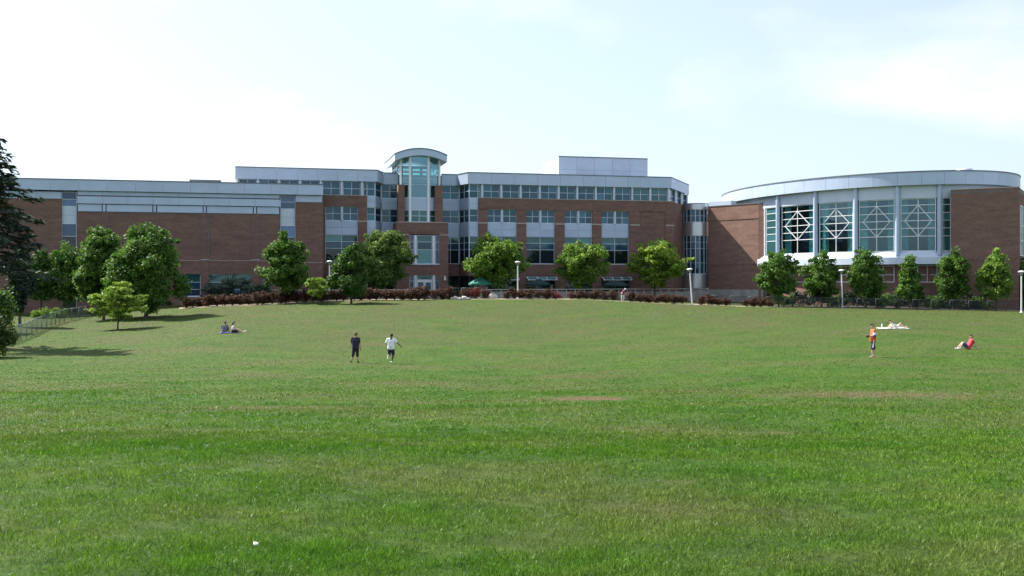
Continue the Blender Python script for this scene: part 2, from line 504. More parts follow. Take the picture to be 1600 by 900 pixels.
def fast_mesh(name, verts, nper, mat, tone=None, smooth=False):
    """mesh of separate n-gons from a numpy array (N*nper, 3)"""
    N = len(verts) // nper
    me = bpy.data.meshes.new(name)
    me.vertices.add(len(verts)); me.vertices.foreach_set('co', verts.astype(np.float32).ravel())
    me.loops.add(len(verts)); me.loops.foreach_set('vertex_index', np.arange(len(verts), dtype=np.int32))
    me.polygons.add(N); me.polygons.foreach_set('loop_start', np.arange(0, len(verts), nper, dtype=np.int32))
    me.update(calc_edges=True)
    if tone is not None:
        at = me.attributes.new("tone", 'FLOAT', 'FACE'); at.data.foreach_set('value', tone.astype(np.float32))
    me.materials.append(M[mat])
    return me

# ------------------------------------------------------------------ the ground
TPX = np.array([-400, 0, 135, 240, 350, 600, 900, 1050, 1210, 1400, 1600, 2000.])
TD = np.array([0, 6, 12, 20, 30, 40, 50, 62, 70, 82, 95, 108, 118, 126, 134, 150, 220.])
NEAR = [-1.6, -1.72, -2.1, -2.65, -3.35]
TZ = np.array([
    NEAR + [-4.00, -4.45, -4.80, -4.80, -4.75, -4.50, -4.20, -4.10, -4.10, -4.00, -3.9, -3.9],
    NEAR + [-4.00, -4.45, -4.82, -4.80, -4.75, -4.50, -4.20, -4.10, -4.10, -4.00, -3.9, -3.9],
    NEAR + [-4.00, -4.48, -4.85, -4.85, -4.65, -4.40, -4.20, -4.10, -4.05, -3.90, -3.6, -3.6],
    NEAR + [-4.00, -4.50, -4.82, -4.75, -4.50, -4.15, -3.73, -3.45, -3.30, -3.20, -3.0, -3.0],
    NEAR + [-4.00, -4.50, -4.75, -4.45, -3.95, -3.60, -3.30, -3.05, -2.80, -2.70, -2.6, -2.6],
    NEAR + [-4.00, -4.50, -4.80, -4.72, -4.35, -3.70, -2.95, -2.45, -2.12, -2.20, -2.2, -2.2],
    NEAR + [-4.00, -4.50, -4.80, -4.72, -4.35, -3.70, -2.95, -2.40, -2.05, -2.20, -2.2, -2.2],
    NEAR + [-3.95, -4.35, -4.50, -4.40, -4.00, -3.50, -3.05, -2.80, -2.70, -2.80, -2.8, -2.8],
    NEAR + [-3.90, -4.20, -4.30, -4.20, -3.80, -3.40, -3.15, -3.05, -3.05, -3.10, -3.2, -3.2],
    NEAR + [-3.75, -3.92, -4.05, -3.95, -3.50, -3.35, -3.25, -3.25, -3.30, -3.30, -3.3, -3.3],
    NEAR + [-3.75, -4.00, -4.17, -4.10, -3.80, -3.60, -3.50, -3.50, -3.58, -3.55, -3.5, -3.5],
    NEAR + [-3.75, -4.00, -4.17, -4.10, -3.80, -3.60, -3.50, -3.50, -3.58, -3.55, -3.5, -3.5]])

def smooth_t(t): return t * t * (3 - 2 * t) * 0.5 + t * 0.5
def terrain_np(X, Y):
    X = np.asarray(X, float); Y = np.asarray(Y, float)
    Yc = np.clip(Y, 0.0, 219.9)
    P = np.clip(800 + FPX * X / np.maximum(Yc, 3.0), -399.9, 1999.9)
    i = np.clip(np.searchsorted(TPX, P) - 1, 0, len(TPX) - 2); j = np.clip(np.searchsorted(TD, Yc, side='right') - 1, 0, len(TD) - 2)
    a = smooth_t((P - TPX[i]) / (TPX[i + 1] - TPX[i])); b = smooth_t((Yc - TD[j]) / (TD[j + 1] - TD[j]))
    z = (TZ[i, j] * (1 - a) + TZ[i + 1, j] * a) * (1 - b) + (TZ[i, j + 1] * (1 - a) + TZ[i + 1, j + 1] * a) * b
    bump = 0.022 * np.sin(X * 0.9 + 1.3 * np.sin(Y * 0.37)) * np.sin(Y * 0.8 + X * 0.21) + 0.03 * np.sin(X * 0.31 - Y * 0.23)
    return z + bump
def axis(lo, hi, step, far, n):
    core = np.arange(lo, hi + 1e-6, step)
    g = np.geomspace(step, far, n)
    return np.concatenate([lo - np.cumsum(g)[::-1], core, hi + np.cumsum(g)])
GX = axis(-100, 110, 1.0, 250, 22); GY = axis(-10, 215, 1.0, 300, 22)
GZ = terrain_np(*np.meshgrid(GX, GY, indexing='xy'))
k3 = np.array([1, 2, 1.]) / 4
for _ in range(2):
    Pd = np.pad(GZ, 1, mode='edge')
    GZ = sum(k3[a] * k3[b] * Pd[a:a + GZ.shape[0], b:b + GZ.shape[1]] for a in range(3) for b in range(3))
def gz_np(X, Y):
    i = np.clip(np.searchsorted(GX, X) - 1, 0, len(GX) - 2); j = np.clip(np.searchsorted(GY, Y) - 1, 0, len(GY) - 2)
    a = (X - GX[i]) / (GX[i + 1] - GX[i]); b = (Y - GY[j]) / (GY[j + 1] - GY[j])
    return (GZ[j, i] * (1 - a) + GZ[j, i + 1] * a) * (1 - b) + (GZ[j + 1, i] * (1 - a) + GZ[j + 1, i + 1] * a) * b
def gz(x, y): return float(gz_np(np.array([x]), np.array([y]))[0])
def spot(px, d):
    x = (px - 800) / FPX * d
    return (x, d, gz(x, d))
def hpx(py, d): return (HOR - py) * d / FPX

nx, ny = len(GX), len(GY)
XX, YY = np.meshgrid(GX, GY, indexing='xy')
gv = np.stack([XX, YY, GZ], -1).reshape(-1, 3)
gf = [(j * nx + i, j * nx + i + 1, (j + 1) * nx + i + 1, (j + 1) * nx + i) for j in range(ny - 1) for i in range(nx - 1)]
ground = link(bpy.data.objects.new("lawn", mesh("lawn", gv.tolist(), gf, "lawn", True)))
tag(ground, "broad sunlit lawn dipping and rising to the buildings", "lawn", kind="structure")

def strip(name, pts_near, pts_far, mat, lift=0.02, sub=5):
    """sheet that lies on the terrain between two lines of plan points"""
    V = []; n = len(pts_near)
    for k in range(sub + 1):
        t = k / sub
        for a, b in zip(pts_near, pts_far):
            x, y = a[0] + (b[0] - a[0]) * t, a[1] + (b[1] - a[1]) * t
            V.append((x, y, gz(x, y) + lift))
    Fc = [(k * n + i, k * n + i + 1, (k + 1) * n + i + 1, (k + 1) * n + i) for k in range(sub) for i in range(n - 1)]
    o = link(bpy.data.objects.new(name, mesh(name, V, Fc, mat)))
    return tag(o, kind="structure")
def line_px(a, b, da, db, n):
    return [spot(a + (b - a) * i / (n - 1), da + (db - da) * i / (n - 1))[:2] for i in range(n)]
strip("planting_bed", line_px(280, 712, 123.4, 124.6, 60), line_px(280, 712, 127, 128, 60), "mulch")
strip("planting_bed", line_px(720, 1205, 124.6, 125.6, 60), line_px(720, 1205, 128.3, 130, 60), "mulch")
strip("planting_bed", line_px(1207, 1680, 126.2, 125.5, 50), line_px(1207, 1680, 141, 138, 50), "soil_dark")
strip("terrace_paving", line_px(540, 1030, 137.8, 151.5, 50), line_px(540, 1030, 149, 158, 50), "paving", 0.03)
strip("path", line_px(60, 142, 121, 123.5, 14), line_px(60, 142, 123.5, 126, 14), "paving", 0.03)

# ------------------------------------------------------------------ main block
TH = R(13.5)
FM = Frame(-6.27, 150.0, TH)
BASE = -2.3
fx, fz = FM.x, FM.z
ZR = fz(731, 270); ZF = fz(731, 287); Z3 = fz(750, 309.4); Z2T = fz(765, 326.6); Z2B = fz(765, 347.5)
Z1T = fz(765, 369); Z1B = fz(765, 412); ZG = fz(765, 431); FLOOR = -2.2
RY = 3.4                                   # depth of the recesses beside the tower
W3 = (0.5,)
G_ = (fx(1049), 0.0); H_ = FM.loc(28.4, 169.5)
A_ = (fx(367.5), 0.0); B_ = (fx(590), 0.0); C_ = (fx(599, RY), RY); D_ = (fx(622, RY), RY)
E1_ = (fx(690, RY), RY); E_ = (fx(714, RY), RY); F_ = (fx(731), 0.0)

mb = empty("brick_office_block", (FM.ox, FM.oy, BASE), TH)
tag(mb, "four storey brick and grey panel block with long rows of square windows", "building")
ins = 0.8
core = [(A_[0] + 0.1, ins), (B_[0] - 0.3, ins), (C_[0] - 0.3, RY + ins), (E_[0] + 0.3, RY + ins), (F_[0] + 0.3, ins), (G_[0] - 0.4, ins), (H_[0] - 0.9, H_[1] - 0.2),
        (H_[0] - 0.9, 26), (A_[0] + 0.1, 26)]
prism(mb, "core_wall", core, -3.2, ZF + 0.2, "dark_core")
roofp = [(A_[0], 0.15), (B_[0] - 0.1, 0.15), (C_[0] - 0.1, RY + 0.15), (E_[0] + 0.1, RY + 0.15), (F_[0] + 0.1, 0.15), (G_[0] - 0.1, 0.15), (H_[0] - 0.2, H_[1]), (H_[0] - 0.2, 26.2), (A_[0], 26.2)]
prism(mb, "roof", roofp, ZF + 0.25, ZR - 0.12, "roofing")

def fascia(parent, p0, p1, z0, z1, n, th=0.14, mat="panel", cap=True, name="fascia_panel"):
    for i in range(n):
        a = [p0[k] + (p1[k] - p0[k]) * i / n for k in (0, 1)]; b = [p0[k] + (p1[k] - p0[k]) * (i + 1) / n for k in (0, 1)]
        L = math.hypot(b[0] - a[0], b[1] - a[1]); g = 0.012 / L
        a2 = [a[k] + (b[k] - a[k]) * g for k in (0, 1)]; b2 = [b[k] - (b[k] - a[k]) * g for k in (0, 1)]
        seg(parent, name, a2, b2, z0, z1, th, mat)
    if cap:
        seg(parent, "coping", p0, p1, z1, z1 + 0.13, 0.35, "coping", proud=0.05)
fascia(mb, A_, B_, ZF, ZR, 7)
fascia(mb, B_, C_, ZF, ZR, 1)
fascia(mb, C_, D_, ZF, ZR, 1)
fascia(mb, E1_, E_, ZF, ZR, 1)
fascia(mb, E_, F_, ZF, ZR, 1)
fascia(mb, F_, G_, ZF, ZR, 9)
fascia(mb, G_, H_, ZF, ZR, 3)
seg(mb, "fascia_return", (A_[0], 14), (A_[0], 0.16), ZF, ZR, 0.14, "panel")
# top storey: columns and windows
def W(px): return fx(px)
YW = 0.52
cols = [370.7, 403, 436, 469, 501.6, 534, 566]
for c in cols: column(mb, fx(c), 0.3, Z3, ZF, 0.17)
for i in range(len(cols) - 1):
    window(mb, (fx(cols[i]) + 0.2, YW), (fx(cols[i + 1]) - 0.2, YW), Z3, ZF, (0.5,), W3)
window(mb, (fx(566) + 0.2, YW), (fx(586), YW), Z3, ZF, (), W3, gl=lambda i, j: "glass_teal" if j else "glass")
rc = [753.8, 783.8, 814, 844, 873.5, 902.6, 931.7, 960.4, 988.8, 1017, 1045.5]
for c in rc: column(mb, fx(c), 0.3, Z3, ZF, 0.18)
for i in range(len(rc) - 1):
    g = "glass_teal" if i in (8, 9) else "glass"
    window(mb, (fx(rc[i]) + 0.2, YW), (fx(rc[i + 1]) - 0.2, YW), Z3, ZF, (0.5,), W3, glass=g)
window(mb, (fx(734), YW), (fx(753.8) - 0.2, YW), Z3, ZF, (), W3, gl=lambda i, j: "glass_teal" if j == 0 else "glass")
# angled end, three windows
for i in range(3):
    a = [G_[k] + (H_[k] - G_[k]) * (i / 3 + 0.03) for k in (0, 1)]; b = [G_[k] + (H_[k] - G_[k]) * ((i + 1) / 3 - 0.03) for k in (0, 1)]
    window(mb, a, b, Z3, ZF, (0.5,), W3, proud=-0.4)
    column(mb, b[0] - 0.25, b[1] + 0.1, Z3, ZF, 0.18)
G2 = (fx(1053.5), 0.05)
seg(mb, "brick_return_wall", (G2[0] - 0.05, 0.35), (H_[0] - 0.05, H_[1]), -3.2, Z3, 0.4, "brick")

# brickwork of the right-hand facade
YB = 0.05
seg(mb, "brick_band", (fx(748), YB), G2, Z2T, Z3, 0.5, "brick")
seg(mb, "stone_ledge", (fx(748), YB), G2, Z3, Z3 + 0.09, 0.46, "stone", proud=0.06)
PIL = [(748, 762), (808, 822.5), (867.5, 882.5), (926.3, 940.2)]
BAY = [(762, 808), (822.5, 867.5), (882.5, 926.3), (940.2, 983.4)]
for a, b in PIL:
    seg(mb, "pilaster", (fx(a), YB), (fx(b), YB), FLOOR - 0.6, Z2T, 0.9, "brick")
    seg(mb, "stone_ledge", (fx(a) - 0.03, YB), (fx(b) + 0.03, YB), Z2B - 0.18, Z2B, 0.3, "stone", proud=0.06)
    seg(mb, "pilaster_face", (fx(a) + 0.12, YB), (fx(b) - 0.12, YB), Z2T, Z3 - 0.35, 0.06, "brick", proud=0.05)
seg(mb, "pilaster", (fx(983.4), YB), (fx(1000), YB), FLOOR - 0.6, Z2T, 0.9, "brick")
seg(mb, "brick_panel", (fx(1000), YB + 0.12), (fx(1040), YB + 0.12), FLOOR - 0.6, Z2T, 0.6, "brick")
seg(mb, "pilaster", (fx(1040), YB), G2, FLOOR - 0.6, Z2T, 0.9, "brick")
for a, b in ((984, 999.5), (1040.5, 1054)):
    seg(mb, "stone_ledge", (fx(a), YB), (fx(b), YB), Z2B - 0.18, Z2B, 0.3, "stone", proud=0.06)
R1 = ((Z1T - Z1B) * 0.0 + 0.52, 0.76)
def storefront(p0, p1):
    window(mb, p0, p1, FLOOR, ZG, (0.25, 0.5, 0.75), (0.72,), glass="glass_dark", frame="dark_steel")
for k, (a, b) in enumerate(BAY):
    xa, xb = fx(a), fx(b); xm = (xa + xb) / 2
    y2 = 0.42
    window(mb, (xa, y2), (xm - 0.14, y2), Z2B, Z2T, (0.5,), (0.5,))
    window(mb, (xm + 0.14, y2), (xb, y2), Z2B, Z2T, (0.5,), (0.5,))
    column(mb, xm, 0.3, Z2B, Z2T, 0.17)
    for q in range(2):
        seg(mb, "spandrel_panel", (xa + (xm - xa) * q * 1.0 + 0.01, 0.3), (xm + (xb - xm) * q - 0.01, 0.3), Z1T, (Z1T + Z2B) / 2 - 0.01, 0.15, "panel")
        seg(mb, "spandrel_panel", (xa + (xm - xa) * q * 1.0 + 0.01, 0.3), (xm + (xb - xm) * q - 0.01, 0.3), (Z1T + Z2B) / 2 + 0.01, Z2B, 0.15, "panel")
    window(mb, (xa, 0.42), (xb, 0.42), Z1B, Z1T, (0.5,), R1, gl=lambda i, j: "glass_dark" if j == 0 else ("glass_teal" if j == 2 else "glass"))
    seg(mb, "window_sill", (xa, 0.2), (xb, 0.2), Z1B - 0.1, Z1B, 0.25, "stone")
    seg(mb, "brick_band", (xa, YB + 0.06), (xb, YB + 0.06), ZG, Z1B - 0.1, 0.6, "brick")
    storefront((xa, 0.6), (xb, 0.6))
    # glass canopy over the terrace doors
    if k in (1, 3) or k == 0:
        cw = xb - xa
        V, Fc = boxes([(0, cw, -1.25, -1.19, 0.0, 0.10), (0, cw, -0.03, 0.0, 0.42, 0.5)])
        for q in range(4):
            x = cw * q / 3
            for t in range(4):
                t0, t1 = t / 4, (t + 1) / 4
                y0, y1 = -1.2 * t0, -1.2 * t1; z0, z1 = 0.46 - 0.42 * t0 ** 2, 0.46 - 0.42 * t1 ** 2
                kk = len(V)
                V += [(x - .05, y0, z0 - .06), (x + .05, y0, z0 - .06), (x + .05, y0, z0 + .06), (x - .05, y0, z0 + .06),
                      (x - .05, y1, z1 - .06), (x + .05, y1, z1 - .06), (x + .05, y1, z1 + .06), (x - .05, y1, z1 + .06)]
                Fc += [tuple(kk + i for i in f) for f in ((0, 1, 5, 4), (1, 2, 6, 5), (2, 3, 7, 6), (3, 0, 4, 7), (0, 3, 2, 1), (4, 5, 6, 7))]
        cn = link(bpy.data.objects.new("canopy_frame", mesh("canopy_frame", V, Fc, "white_metal")), mb)
        cn.location = (xa, YB - 0.02, ZG - 0.62 - BASE)
        for q in range(3):
            V, Fc = [], []
            for t in range(5):
                tt = t / 4
                for x in (cw * q / 3 + .06, cw * (q + 1) / 3 - .06):
                    V.append((x, -1.2 * tt, 0.46 - 0.42 * tt ** 2))
            Fc = [(2 * t, 2 * t + 1, 2 * t + 3, 2 * t + 2) for t in range(4)]
            link(bpy.data.objects.new("canopy_pane", mesh("canopy_pane", V, Fc, "glass_teal")), cn)

def bay(p0, p1, ncol, gl3="glass", ground=True):
    """glazed bay without brick: windows on three floors with panels between"""
    xs = tuple(i / ncol for i in range(1, ncol))
    window(mb, p0, p1, Z3, ZF, xs, W3, glass=gl3)
    lerp = lambda t: (p0[0] + (p1[0] - p0[0]) * t, p0[1] + (p1[1] - p0[1]) * t)
    for z0, z1 in ((Z2T, Z3), (Z1T, Z2B)):
        zm = (z0 + z1) / 2
        seg(mb, "spandrel_panel", p0, p1, z0, zm - 0.01, 0.2, "panel", proud=0.06)
        seg(mb, "spandrel_panel", p0, p1, zm + 0.01, z1, 0.2, "panel", proud=0.06)
    window(mb, p0, p1, Z2B, Z2T, xs, (0.5,))
    window(mb, p0, p1, Z1B, Z1T, xs, R1, gl=lambda i, j: "glass_dark" if j == 0 else ("glass_teal" if j == 2 else "glass"))
    seg(mb, "brick_band", p0, p1, ZG, Z1B, 0.4, "brick", proud=0.08)
    if ground:
        window(mb, p0, p1, FLOOR, ZG, xs, (0.72,), glass="glass_dark", frame="dark_steel")
bay((fx(734), 0.4), (fx(748), 0.4), 1)
cF = (fx(733.5), 0.4); cE = (fx(717.5, RY + .3), RY + 0.3)
bay(cE, cF, 2, ground=True)
bay((fx(690, RY + .3), RY + 0.3), cE, 2)
cB = (fx(587), 0.4); cC = (fx(596, RY + .3), RY + 0.3)
bay(cB, cC, 1)
bay(cC, (fx(622, RY + .3), RY + 0.3), 2)
bay((fx(573.5), 0.4), cB, 1)
# brick portal on the left
seg(mb, "brick_band", (fx(470), YB), (fx(573.6), YB), Z2T + 0.05, Z3, 0.9, "brick")
seg(mb, "stone_ledge", (fx(470), YB), (fx(573.6), YB), Z3, Z3 + 0.09, 0.5, "stone", proud=0.06)
seg(mb, "pilaster", (fx(559.7), YB), (fx(573.6), YB), FLOOR - 0.6, Z2T + 0.05, 0.9, "brick")
seg(mb, "stone_ledge", (fx(559.5), YB), (fx(573.9), YB), Z2B - 0.18, Z2B, 0.3, "stone", proud=0.06)
xa, xb = fx(508.5), fx(559.7); xm = (xa + xb) / 2
seg(mb, "pilaster", (fx(470), YB), (xa, YB), FLOOR - 0.6, Z2T + 0.05, 0.9, "brick")
window(mb, (xa, 0.42), (xm - 0.14, 0.42), Z2B, Z2T + 0.05, (0.5,), (0.5,))
window(mb, (xm + 0.14, 0.42), (xb, 0.42), Z2B, Z2T + 0.05, (0.5,), (0.5,))
column(mb, xm, 0.3, Z2B, Z2T + 0.05, 0.17)
for q in range(2):
    seg(mb, "spandrel_panel", (xa + (xm - xa) * q + 0.01, 0.3), (xm + (xb - xm) * q - 0.01, 0.3), Z1T, (Z1T + Z2B) / 2 - 0.01, 0.15, "panel")
    seg(mb, "spandrel_panel", (xa + (xm - xa) * q + 0.01, 0.3), (xm + (xb - xm) * q - 0.01, 0.3), (Z1T + Z2B) / 2 + 0.01, Z2B, 0.15, "panel")
window(mb, (xa, 0.42), (xb, 0.42), Z1B, Z1T, (0.5,), R1, gl=lambda i, j: "glass_dark" if j == 0 else ("glass_teal" if j == 2 else "glass"))
seg(mb, "brick_band", (xa, YB + .06), (xb, YB + .06), ZG, Z1B, 0.6, "brick")
storefront((xa, 0.6), (xb, 0.6))
# plant room on the roof
ph = 7.0
pa, pb = fx(873, ph), fx(1012, ph); pz = fz(873, 245, ph)
prism(mb, "plant_room", [(pa + .1, ph + .1), (pb - .1, ph + .1), (pb - .1, ph + 9), (pa + .1, ph + 9)], ZR - 0.5, pz - 0.05, "panel")
for k in range(5):
    for q in range(2):
        z0 = ZR - 0.3 + (pz - ZR + 0.3) * q / 2
        seg(mb, "plant_room_panel", (pa + (pb - pa) * k / 5 + .012, ph), (pa + (pb - pa) * (k + 1) / 5 - .012, ph), z0 + .012, z0 + (pz - ZR + .3) / 2 - .012, 0.1, "panel")
seg(mb, "coping", (pa, ph), (pb, ph), pz, pz + 0.15, 0.3, "coping", proud=0.05)
seg(mb, "plant_room_side", (pa, ph + 9), (pa, ph + .1), ZR - .4, pz, 0.1, "panel_light")
# roof ladder beside the plant room
V, Fc = boxes([(-.25, -.2, 0, .05, 0, 2.2), (.2, .25, 0, .05, 0, 2.2)] + [(-.2, .2, .01, .04, .3 * k, .3 * k + .04) for k in range(1, 7)])
ld = link(bpy.data.objects.new("roof_ladder", mesh("roof_ladder", V, Fc, "galvanised")), mb)
ld.location = (fx(866, 5), 5, ZR - 0.2 - BASE)

# ------------------------------------------------------------------ entrance tower
tw = empty("entrance_tower", (*FM.world(fx(656), 2.0), BASE), TH)
tag(tw, "narrow glazed entrance tower with brick piers and arched overhanging roof", "building")
T0 = (fx(656), 2.0)
def tl(px, y): return (fx(px, y) - T0[0], y - T0[1])
def tx(x, y): return (x - T0[0], y - T0[1])
YT = -0.8
ZP = fz(627, 289, YT); ZS = fz(656, 348, YT); ZS2 = fz(656, 367.5, YT); Z1b = fz(656, 412.5, YT); ZD = fz(656, 430, YT)
# lower brick block
seg(tw, "brick_pier", tl(619, YT), tl(639.5, YT), FLOOR - 0.6, ZS2, 3.5, "brick")
seg(tw, "brick_pier", tl(686.8, YT), tl(700.5, YT), FLOOR - 0.6, ZS2, 3.5, "brick")
seg(tw, "brick_lintel", tl(619, YT), tl(700.5, YT), ZS2 + 0.12, ZS, 3.5, "brick")
seg(tw, "lintel_panel", tl(638, YT), tl(684, YT), ZS2 + 0.45, ZS - 0.3, 0.1, "brick", proud=0.05)
seg(tw, "stone_band", tl(618.5, YT), tl(639.5, YT), ZS2, ZS2 + 0.12, 0.5, "stone", proud=0.07)
seg(tw, "stone_band", tl(686.8, YT), tl(701, YT), ZS2, ZS2 + 0.12, 0.5, "stone", proud=0.07)
seg(tw, "stone_band", tl(618.5, YT), tl(701, YT), ZS, ZS + 0.1, 0.6, "stone", proud=0.05)
seg(tw, "brick_band", tl(639.5, YT), tl(686.8, YT), ZD, Z1b - 0.08, 0.6, "brick", proud=-0.03)
seg(tw, "window_sill", tl(639.5, YT), tl(686.8, YT), Z1b - 0.08, Z1b, 0.5, "frame", proud=0.03)
# upper piers
seg(tw, "brick_pier", tl(622.5, YT), tl(632.3, YT), ZS + 0.1, ZP, 1.6, "brick", proud=-0.1)
seg(tw, "brick_pier", tl(680, YT), tl(692, YT), ZS + 0.1, ZP, 1.6, "brick", proud=-0.1)
for a, b in ((622.5, 632.3), (680, 692)):
    seg(tw, "coping", tl(a, YT), tl(b, YT), ZP, ZP + 0.08, 1.5, "coping", proud=-0.07)
# first floor window and doors, three lights each
yw = YT + 0.35
rows3 = (0.5, 0.77)
window(tw, tl(640, yw), tl(646.6, yw), Z1b, ZS2, (), rows3, glass="glass_blue")
window(tw, tl(651.4, yw), tl(675.2, yw), Z1b, ZS2, (), rows3, glass="glass_teal", gl=lambda i, j: "glass_teal" if j != 1 else "glass")
window(tw, tl(680, yw), tl(686.4, yw), Z1b, ZS2, (), rows3, glass="glass_blue")
for px in (649, 677.6):
    p = tl(px, yw - .12); column(tw, p[0], p[1], Z1b, ZS2, 0.2, "white_metal")
zt = fz(656, 437.5, YT)
window(tw, tl(640, yw), tl(646.6, yw), FLOOR, ZD, (), (0.74,), glass="glass_blue")
window(tw, tl(680, yw), tl(686.4, yw), FLOOR, ZD, (), (0.74,), glass="glass_blue")
window(tw, tl(651.4, yw), tl(675.2, yw), zt, ZD, (), (), glass="glass_teal")
seg(tw, "door_head", tl(651.4, yw), tl(675.2, yw), zt - 0.2, zt, 0.3, "white_metal")
for px in (649, 677.6):
    p = tl(px, yw - .12); column(tw, p[0], p[1], FLOOR, ZD, 0.2, "white_metal")
for a, b in ((651.6, 663.2), (663.5, 675)):
    d = window(tw, tl(a, yw), tl(b, yw), FLOOR, zt - 0.2, (), (0.42,), fw=0.13, glass="glass_blue", frame="white_metal")
    d.name = "door"
    hx = 0.85 if a < 660 else 0.15
    hd = bpy.data.objects.new("handle", cube_mesh("galvanised")); hd.location = (hx, -0.06, 0.85); hd.scale = (0.05, 0.05, 0.5)
    link(hd, d)
seg(tw, "tower_core", tx(fx(619) + .3, 1.6), tx(fx(700.5) - .3, 1.6), -3, ZS, 6, "dark_core")
# bowed glass bay
Q = [tl(626.5, 0.15), tl(640.6, -0.55), tl(669.4, -0.55), tl(686.3, 0.15)]
ZT = fz(656, 243, -0.5)
zl = [fz(656, y, -0.5) for y in (347, 328, 309, 288.5, 279, 268.5, 258)]
for i, q in enumerate(Q):
    column(tw, q[0], q[1] - 0.05, ZS + 0.1, ZT + (0.0 if i in (1, 2) else -0.3), 0.17, "white_metal")
for i in range(3):
    p0, p1 = Q[i], Q[i + 1]
    lerp = lambda t: (p0[0] + (p1[0] - p0[0]) * t, p0[1] + (p1[1] - p0[1]) * t)
    xs = (0.5,) if i == 1 else ()
    a, b = lerp(0.06), lerp(0.94)
    window(tw, a, b, zl[0], zl[1], xs, (0.5,), glass="glass_teal")
    seg(tw, "spandrel_panel", a, b, zl[1], zl[2], 0.15, "panel")
    top = ZT - 0.05 if i == 1 else ZT - 0.3
    hgt = top - zl[2]
    window(tw, a, b, zl[2], top, (), [(z - zl[2]) / hgt for z in (zl[3], zl[4], zl[5], zl[6])], glass="glass_clear", fw=0.05)
# lantern: rear and side glazing above the roofs, floor of the upper room
by = 9.0
LB, RB = tl(624.5, 0.3), tl(688.5, 0.3)
LBK, RBK = (LB[0], by - T0[1]), (RB[0], by - T0[1])
prism(tw, "upper_room_floor", [LB, RB, RBK, LBK], zl[2] - 0.3, zl[2], "room_floor")
seg(tw, "upper_room_wall", (LB[0] + .1, 3.0), (RB[0] - .1, 3.0), zl[2], ZR - 0.6, 0.2, "blind")
window(tw, LBK, RBK, ZR, ZT - 0.45, (0.25, 0.5, 0.75), (0.5,), glass="glass_clear", fw=0.42, frame="coping")
window(tw, (LB[0], LBK[1]), (LB[0], LB[1] + .3), ZR, ZT - 0.45, (0.33, 0.66), (0.5,), glass="glass_clear", fw=0.12)
window(tw, (RB[0], RB[1] + .3), (RB[0], RBK[1]), ZR, ZT - 0.45, (0.33, 0.66), (0.5,), glass="glass_clear", fw=0.12)
# arched roof with overhang
xl, xr = fx(617, -1.3) - T0[0], fx(698.5, -1.3) - T0[0]
ztop = fz(656, 232.3, -1.3); zend = fz(617, 241, -1.3)
N = 24
def arch(t): return zend + (ztop - zend) * (1 - (2 * t - 1) ** 2)
y0, y1 = -1.3 - T0[1], 11.0 - T0[1]
th = 0.92
V = []
for y in (y0, y1):
    for i in range(N + 1):
        t = i / N; x = xl + (xr - xl) * t
        V.append((x, y, arch(t) - BASE)); V.append((x, y, arch(t) - th - BASE))
s = 2 * (N + 1); Fc = []
for i in range(N):
    a = 2 * i
    Fc += [(a, a + 1, a + 3, a + 2), (s + a, s + a + 2, s + a + 3, s + a + 1), (a, a + 2, s + a + 2, s + a), (a + 1, s + a + 1, s + a + 3, a + 3)]
Fc += [(0, s, s + 1, 1), (2 * N, 2 * N + 1, s + 2 * N + 1, s + 2 * N)]
link(bpy.data.objects.new("arched_roof", mesh("arched_roof", V, Fc, "panel")), tw)
V, Fc = [], []
for i in range(N + 1):
    t = i / N; x = xl - .06 + (xr - xl + .12) * t
    for y, dz in ((y0 - .08, 0.005), (y0 - .08, .12), (y1, .12), (y1, .005)):
        V.append((x, y, arch(t) + dz - BASE))
for i in range(N):
    for k in range(4):
        Fc.append((i * 4 + k, i * 4 + (k + 1) % 4, i * 4 + 4 + (k + 1) % 4, i * 4 + 4 + k))
Fc += [(3, 2, 1, 0), (4 * N, 4 * N + 1, 4 * N + 2, 4 * N + 3)]
link(bpy.data.objects.new("roof_edge", mesh("roof_edge", V, Fc, "coping")), tw)
# wall lights beside the doors
p = tl(695, YT)
V, Fc = boxes([(-.14, .14, -.2, 0, 0, .32), (-.1, .1, -.15, 0, .32, .5), (-.12, .12, -.18, 0, .5, .62)])
wlgt = link(bpy.data.objects.new("wall_light", mesh("wall_light", V, Fc, "lamp_white")), tw)
wlgt.location = (p[0], p[1] - .002, fz(695, 438, YT) - BASE)

# ------------------------------------------------------------------ left wing
YL = -5.0
LW0 = fx(280, YL)
lw = empty("brick_wing", (*FM.world(LW0, YL), -3.4), TH)
tag(lw, "long windowless brick wing with stepped grey metal bands under its roof", "building")
def lp(px, y=0.0): return (fx(px, YL + y) - LW0, y)
lz = lambda px, py: fz(px, py, YL)
ZT_ = lz(437, 288.3); ZA = lz(437, 304); ZB1 = lz(437, 310.2); ZB2 = lz(437, 312.3); ZB3 = lz(437, 323); ZB4 = lz(437, 324.2); ZBR = lz(437, 335.5)
GB = -5.0
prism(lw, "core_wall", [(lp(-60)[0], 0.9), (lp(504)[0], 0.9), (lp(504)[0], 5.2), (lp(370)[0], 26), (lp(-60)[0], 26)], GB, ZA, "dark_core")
prism(lw, "roof", [(lp(-60)[0], -0.2), (lp(504)[0], -0.2), (lp(504)[0], 5.4), (lp(372)[0], 26), (lp(-60)[0], 26)], ZA + 0.1, ZT_ - 0.15, "roofing")
fascia(lw, lp(-60, -.45), lp(505, -.45), ZA, ZT_, 13)
